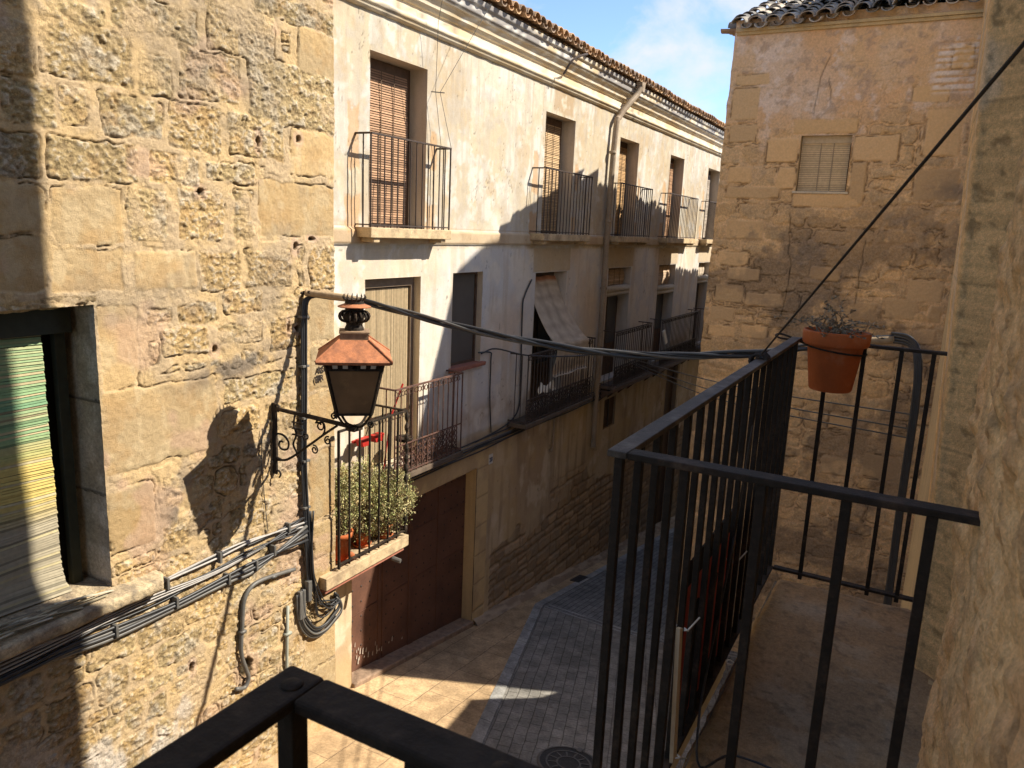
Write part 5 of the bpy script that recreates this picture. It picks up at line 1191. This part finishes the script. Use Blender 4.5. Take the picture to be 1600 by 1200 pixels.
# ------------------------------------------------------------------ potted plants on the tall balcony
def bush(root, c, rad, n_cl, per, cols_, seed, lsize=(.014, .034)):
    rg = random.Random(seed); lf = MB(); cc = []; st = MB(); base = Vector((c[0], c[1], c[2]))
    for k in range(n_cl):
        u = Vector((rg.gauss(0, 1), rg.gauss(0, 1), rg.gauss(0, 1))).normalized()*rg.random()**.4
        p = Vector((c[0]+u.x*rad[0], c[1]+u.y*rad[1], c[2]+rad[2]+u.z*rad[2])); f0 = rg.uniform(.65, 1.25); cl = rg.choice(cols_)
        mid_ = base.lerp(p, .55)+Vector((rg.uniform(-.04, .04), rg.uniform(-.03, .03), -.03)); st.tube([base+Vector((rg.uniform(-.03, .03), rg.uniform(-.03, .03), 0)), mid_, p], .004, 4, r2=.0015)
        d = (p-base).normalized()
        for q in range(per):
            o_ = Vector((rg.gauss(0, 1), rg.gauss(0, 1), rg.gauss(0, 1)))*.032; a = p+o_
            v = (d*.7+Vector((rg.uniform(-1, 1), rg.uniform(-1, 1), rg.uniform(-.5, 1.2)))).normalized(); w = v.cross(Vector((rg.random()-.5, rg.random()-.5, .7))).normalized()
            Ln = rg.uniform(*lsize); f = f0*rg.uniform(.8, 1.2)
            lf.face([a, a+v*Ln*.5+w*Ln*.22, a+v*Ln, a+v*Ln*.5-w*Ln*.22]); cc += [tuple(x*f for x in cl)]*4
    for k in range(int(n_cl*.16)):
        a = rg.uniform(0, 2*PI); e = rg.uniform(-.2, 1.2); d = Vector((math.cos(a)*math.cos(e), math.sin(a)*math.cos(e), math.sin(e)))
        p = Vector((c[0]+d.x*rad[0]*.9, c[1]+d.y*rad[1]*.9, c[2]+rad[2]+d.z*rad[2]*.9)); Ls = rg.uniform(.06, .15); q2 = p+d*Ls+Vector((0, 0, rg.uniform(-.03, .03))); st.tube([p-d*.06, q2], .0022, 4, r2=.001); f0 = rg.uniform(.8, 1.25); cl = rg.choice(cols_)
        for q in range(22):
            t = rg.random(); a_ = p.lerp(q2, t); v = (d*.8+Vector((rg.uniform(-1, 1), rg.uniform(-1, 1), rg.uniform(-.6, 1)))).normalized(); w = v.cross(Vector((rg.random()-.5, rg.random()-.5, .7))).normalized(); Ln = rg.uniform(.014, .032)*(1.2-.5*t); f = f0*rg.uniform(.8, 1.2)
            lf.face([a_, a_+v*Ln*.5+w*Ln*.22, a_+v*Ln, a_+v*Ln*.5-w*Ln*.22]); cc += [tuple(x*f for x in cl)]*4
    obj('stems', st, M_wood, root); obj('foliage', lf, M_leaf, root, colors=cc)
SZ = -3.78
def potted(name, x, y, r, h, lab, rad, ncl, per, cols_, seed, saucer=True, up=0):
    t = thing(name, (x, y, SZ), lab, 'potted plant', 'pots on the tall balcony'); m = MB()
    m.lathe([(r*.25, .02), (r*.68, .02), (r*.95, h*.82), (r*1.06, h*.83), (r*1.08, h), (r*.98, h), (r*.9, h*.85), (r*.3, h*.84)], (x, y, SZ), 24, cap=False); obj('pot_body', m, M_terra, t, smooth=True)
    m = MB(); m.lathe([(r*.93, h*.86), (r*.4, h*.88), (.002, h*.88)], (x, y, SZ), 18, cap=False); obj('soil', m, M_soil, t)
    if saucer:
        m = MB(); m.lathe([(r*.3, .0), (r*.95, .0), (r*1.2, .035), (r*1.15, .038), (r*.9, .015)], (x, y, SZ), 24, cap=False); obj('saucer', m, M_terra, t, smooth=True)
    bush(t, (x, y, SZ+h*.86+up), rad, ncl, per, cols_, seed)
grn = [(.43, .41, .17), (.50, .47, .23), (.31, .33, .13), (.52, .45, .24), (.42, .31, .15)]
potted('potted_plant', 6.26, 5.52, .145, .34, 'large terracotta pot and saucer with a tall bushy plant beside the stone house corner', (.25, .17, .42), 300, 32, grn, 1, up=-.03)
potted('potted_plant', 6.70, 5.56, .10, .20, 'bushy grey-green plant in a terracotta pot in the middle of the tall balcony', (.32, .20, .48), 420, 32, grn, 2, up=-.10)
potted('potted_plant', 7.06, 5.50, .09, .17, 'grey-green bush leaning out at the free end of the tall balcony', (.42, .30, .40), 430, 34, grn, 3, up=-.10)
m = MB()
for x0 in (6.74, 6.98): m.prism([(x0, 5.70, -2.50), (x0+.19, 5.70, -2.50), (x0+.16, 5.70, -2.59), (x0+.03, 5.70, -2.59)], (0, -.10, 0))
m.box(6.74, 7.17, 5.72, 5.76, -2.56, -2.53)
tag(obj('flower_box', m, M_redp, bevel=.006), 'bright red flower boxes hung on the wall behind the tall balcony plants', 'flower box')
fbx = bpy.data.objects['flower_box']
m = MB(); m.tube([(7.55, 5.62, -1.95), (7.36, 5.66, -2.35)], .013, 8); m.tube([(7.36, 5.66, -2.35), (7.25, 5.68, -3.05)], .009, 6)
tag(obj('broom_handle', m, M_redp), 'slanting red pole leaning behind the rusty balcony rail', 'pole')
m = MB(); m.lathe([(.02, 0), (.11, .02), (.12, .06), (.10, .07), (.05, .05)], (7.62, 5.64, -2.72), 18); m.tube([(7.62, 5.64, -3.09), (7.62, 5.64, -2.7)], .012, 6); m.lathe([(.09, 0), (.08, .015), (.02, .02)], (7.62, 5.64, -3.10), 14)
tag(obj('bowl_stand', m, M_iron), 'small black round bowl on a stand on the rusty railed balcony', 'stand')
m = MB(); rg = random.Random(5); i = 0
for k in range(8):
    for j in range(4): m.v.append((11.2+k*.09, 5.52+.03*math.sin(k+j), -2.55-.05*j+.05*math.sin(k*1.7)))
for k in range(7):
    for j in range(3): a = k*4+j; m.f.append((a, a+4, a+5, a+1))
cl = obj('cloth', m, M_white); tag(cl, 'crumpled white cloth lying behind the bars of the awning balcony', 'cloth'); sf = cl.modifiers.new('s', 'SOLIDIFY'); sf.thickness = .01
m = MB(); m.prism([(17.45, 5.42, -2.22), (17.60, 5.42, -2.19), (17.88, 5.42, -2.52), (17.75, 5.42, -2.56)], (0, .03, 0))
tag(obj('white_board', m, M_white), 'small white board leaning on the dark balcony rail in the shade', 'board')
# manhole and drain
m = MB(); mx_, my_ = 7.03, 2.86
m.lathe([(.001, .0), (.33, .0)], (0, 0, 0), 40, cap=False); m.v = [(mx_+v[0], my_+v[1], gz(mx_+v[0])+.014) for v in m.v]
mc = thing('manhole_cover', (mx_, my_, gz(mx_)), 'round dark iron manhole cover set in the grey paving', 'manhole cover')
obj('lid', m, M_rubber, mc)
m = MB(); prof_ = [(.325, -.01), (.325, .020), (.345, .020), (.36, .008), (.36, -.02)]; m.lathe(prof_, (0, 0, 0), 40, cap=False)
for rr in (.12, .24): m.lathe([(rr, .0), (rr, .020), (rr+.02, .020), (rr+.02, .0)], (0, 0, 0), 30, cap=False)
for k in range(12):
    a = 2*PI*k/12; m.bar((math.cos(a)*.14, math.sin(a)*.14, .016), (math.cos(a)*.23, math.sin(a)*.23, .016), .02, .012)
m.box(.28, .36, -.03, .03, .0, .035)
m.v = [(mx_+v[0], my_+v[1], gz(mx_+v[0])+v[2]) for v in m.v]; obj('rim', m, mat('worn_iron_rim', (.10, .095, .09), rough=.45, nscale=20, namp=.3), mc)
m = MB(); 
for k in range(8): x = 13.25+k*.065; m.v += []; m.prism([(x, 5.42, gz(x)+.0), (x+.035, 5.42, gz(x)+.0), (x+.035, 5.42, gz(x)+.018), (x, 5.42, gz(x)+.018)], (0, .20, 0))
tag(obj('drain_grate', m, M_rubber), 'small dark drain grate in the pavement edge', 'drain')
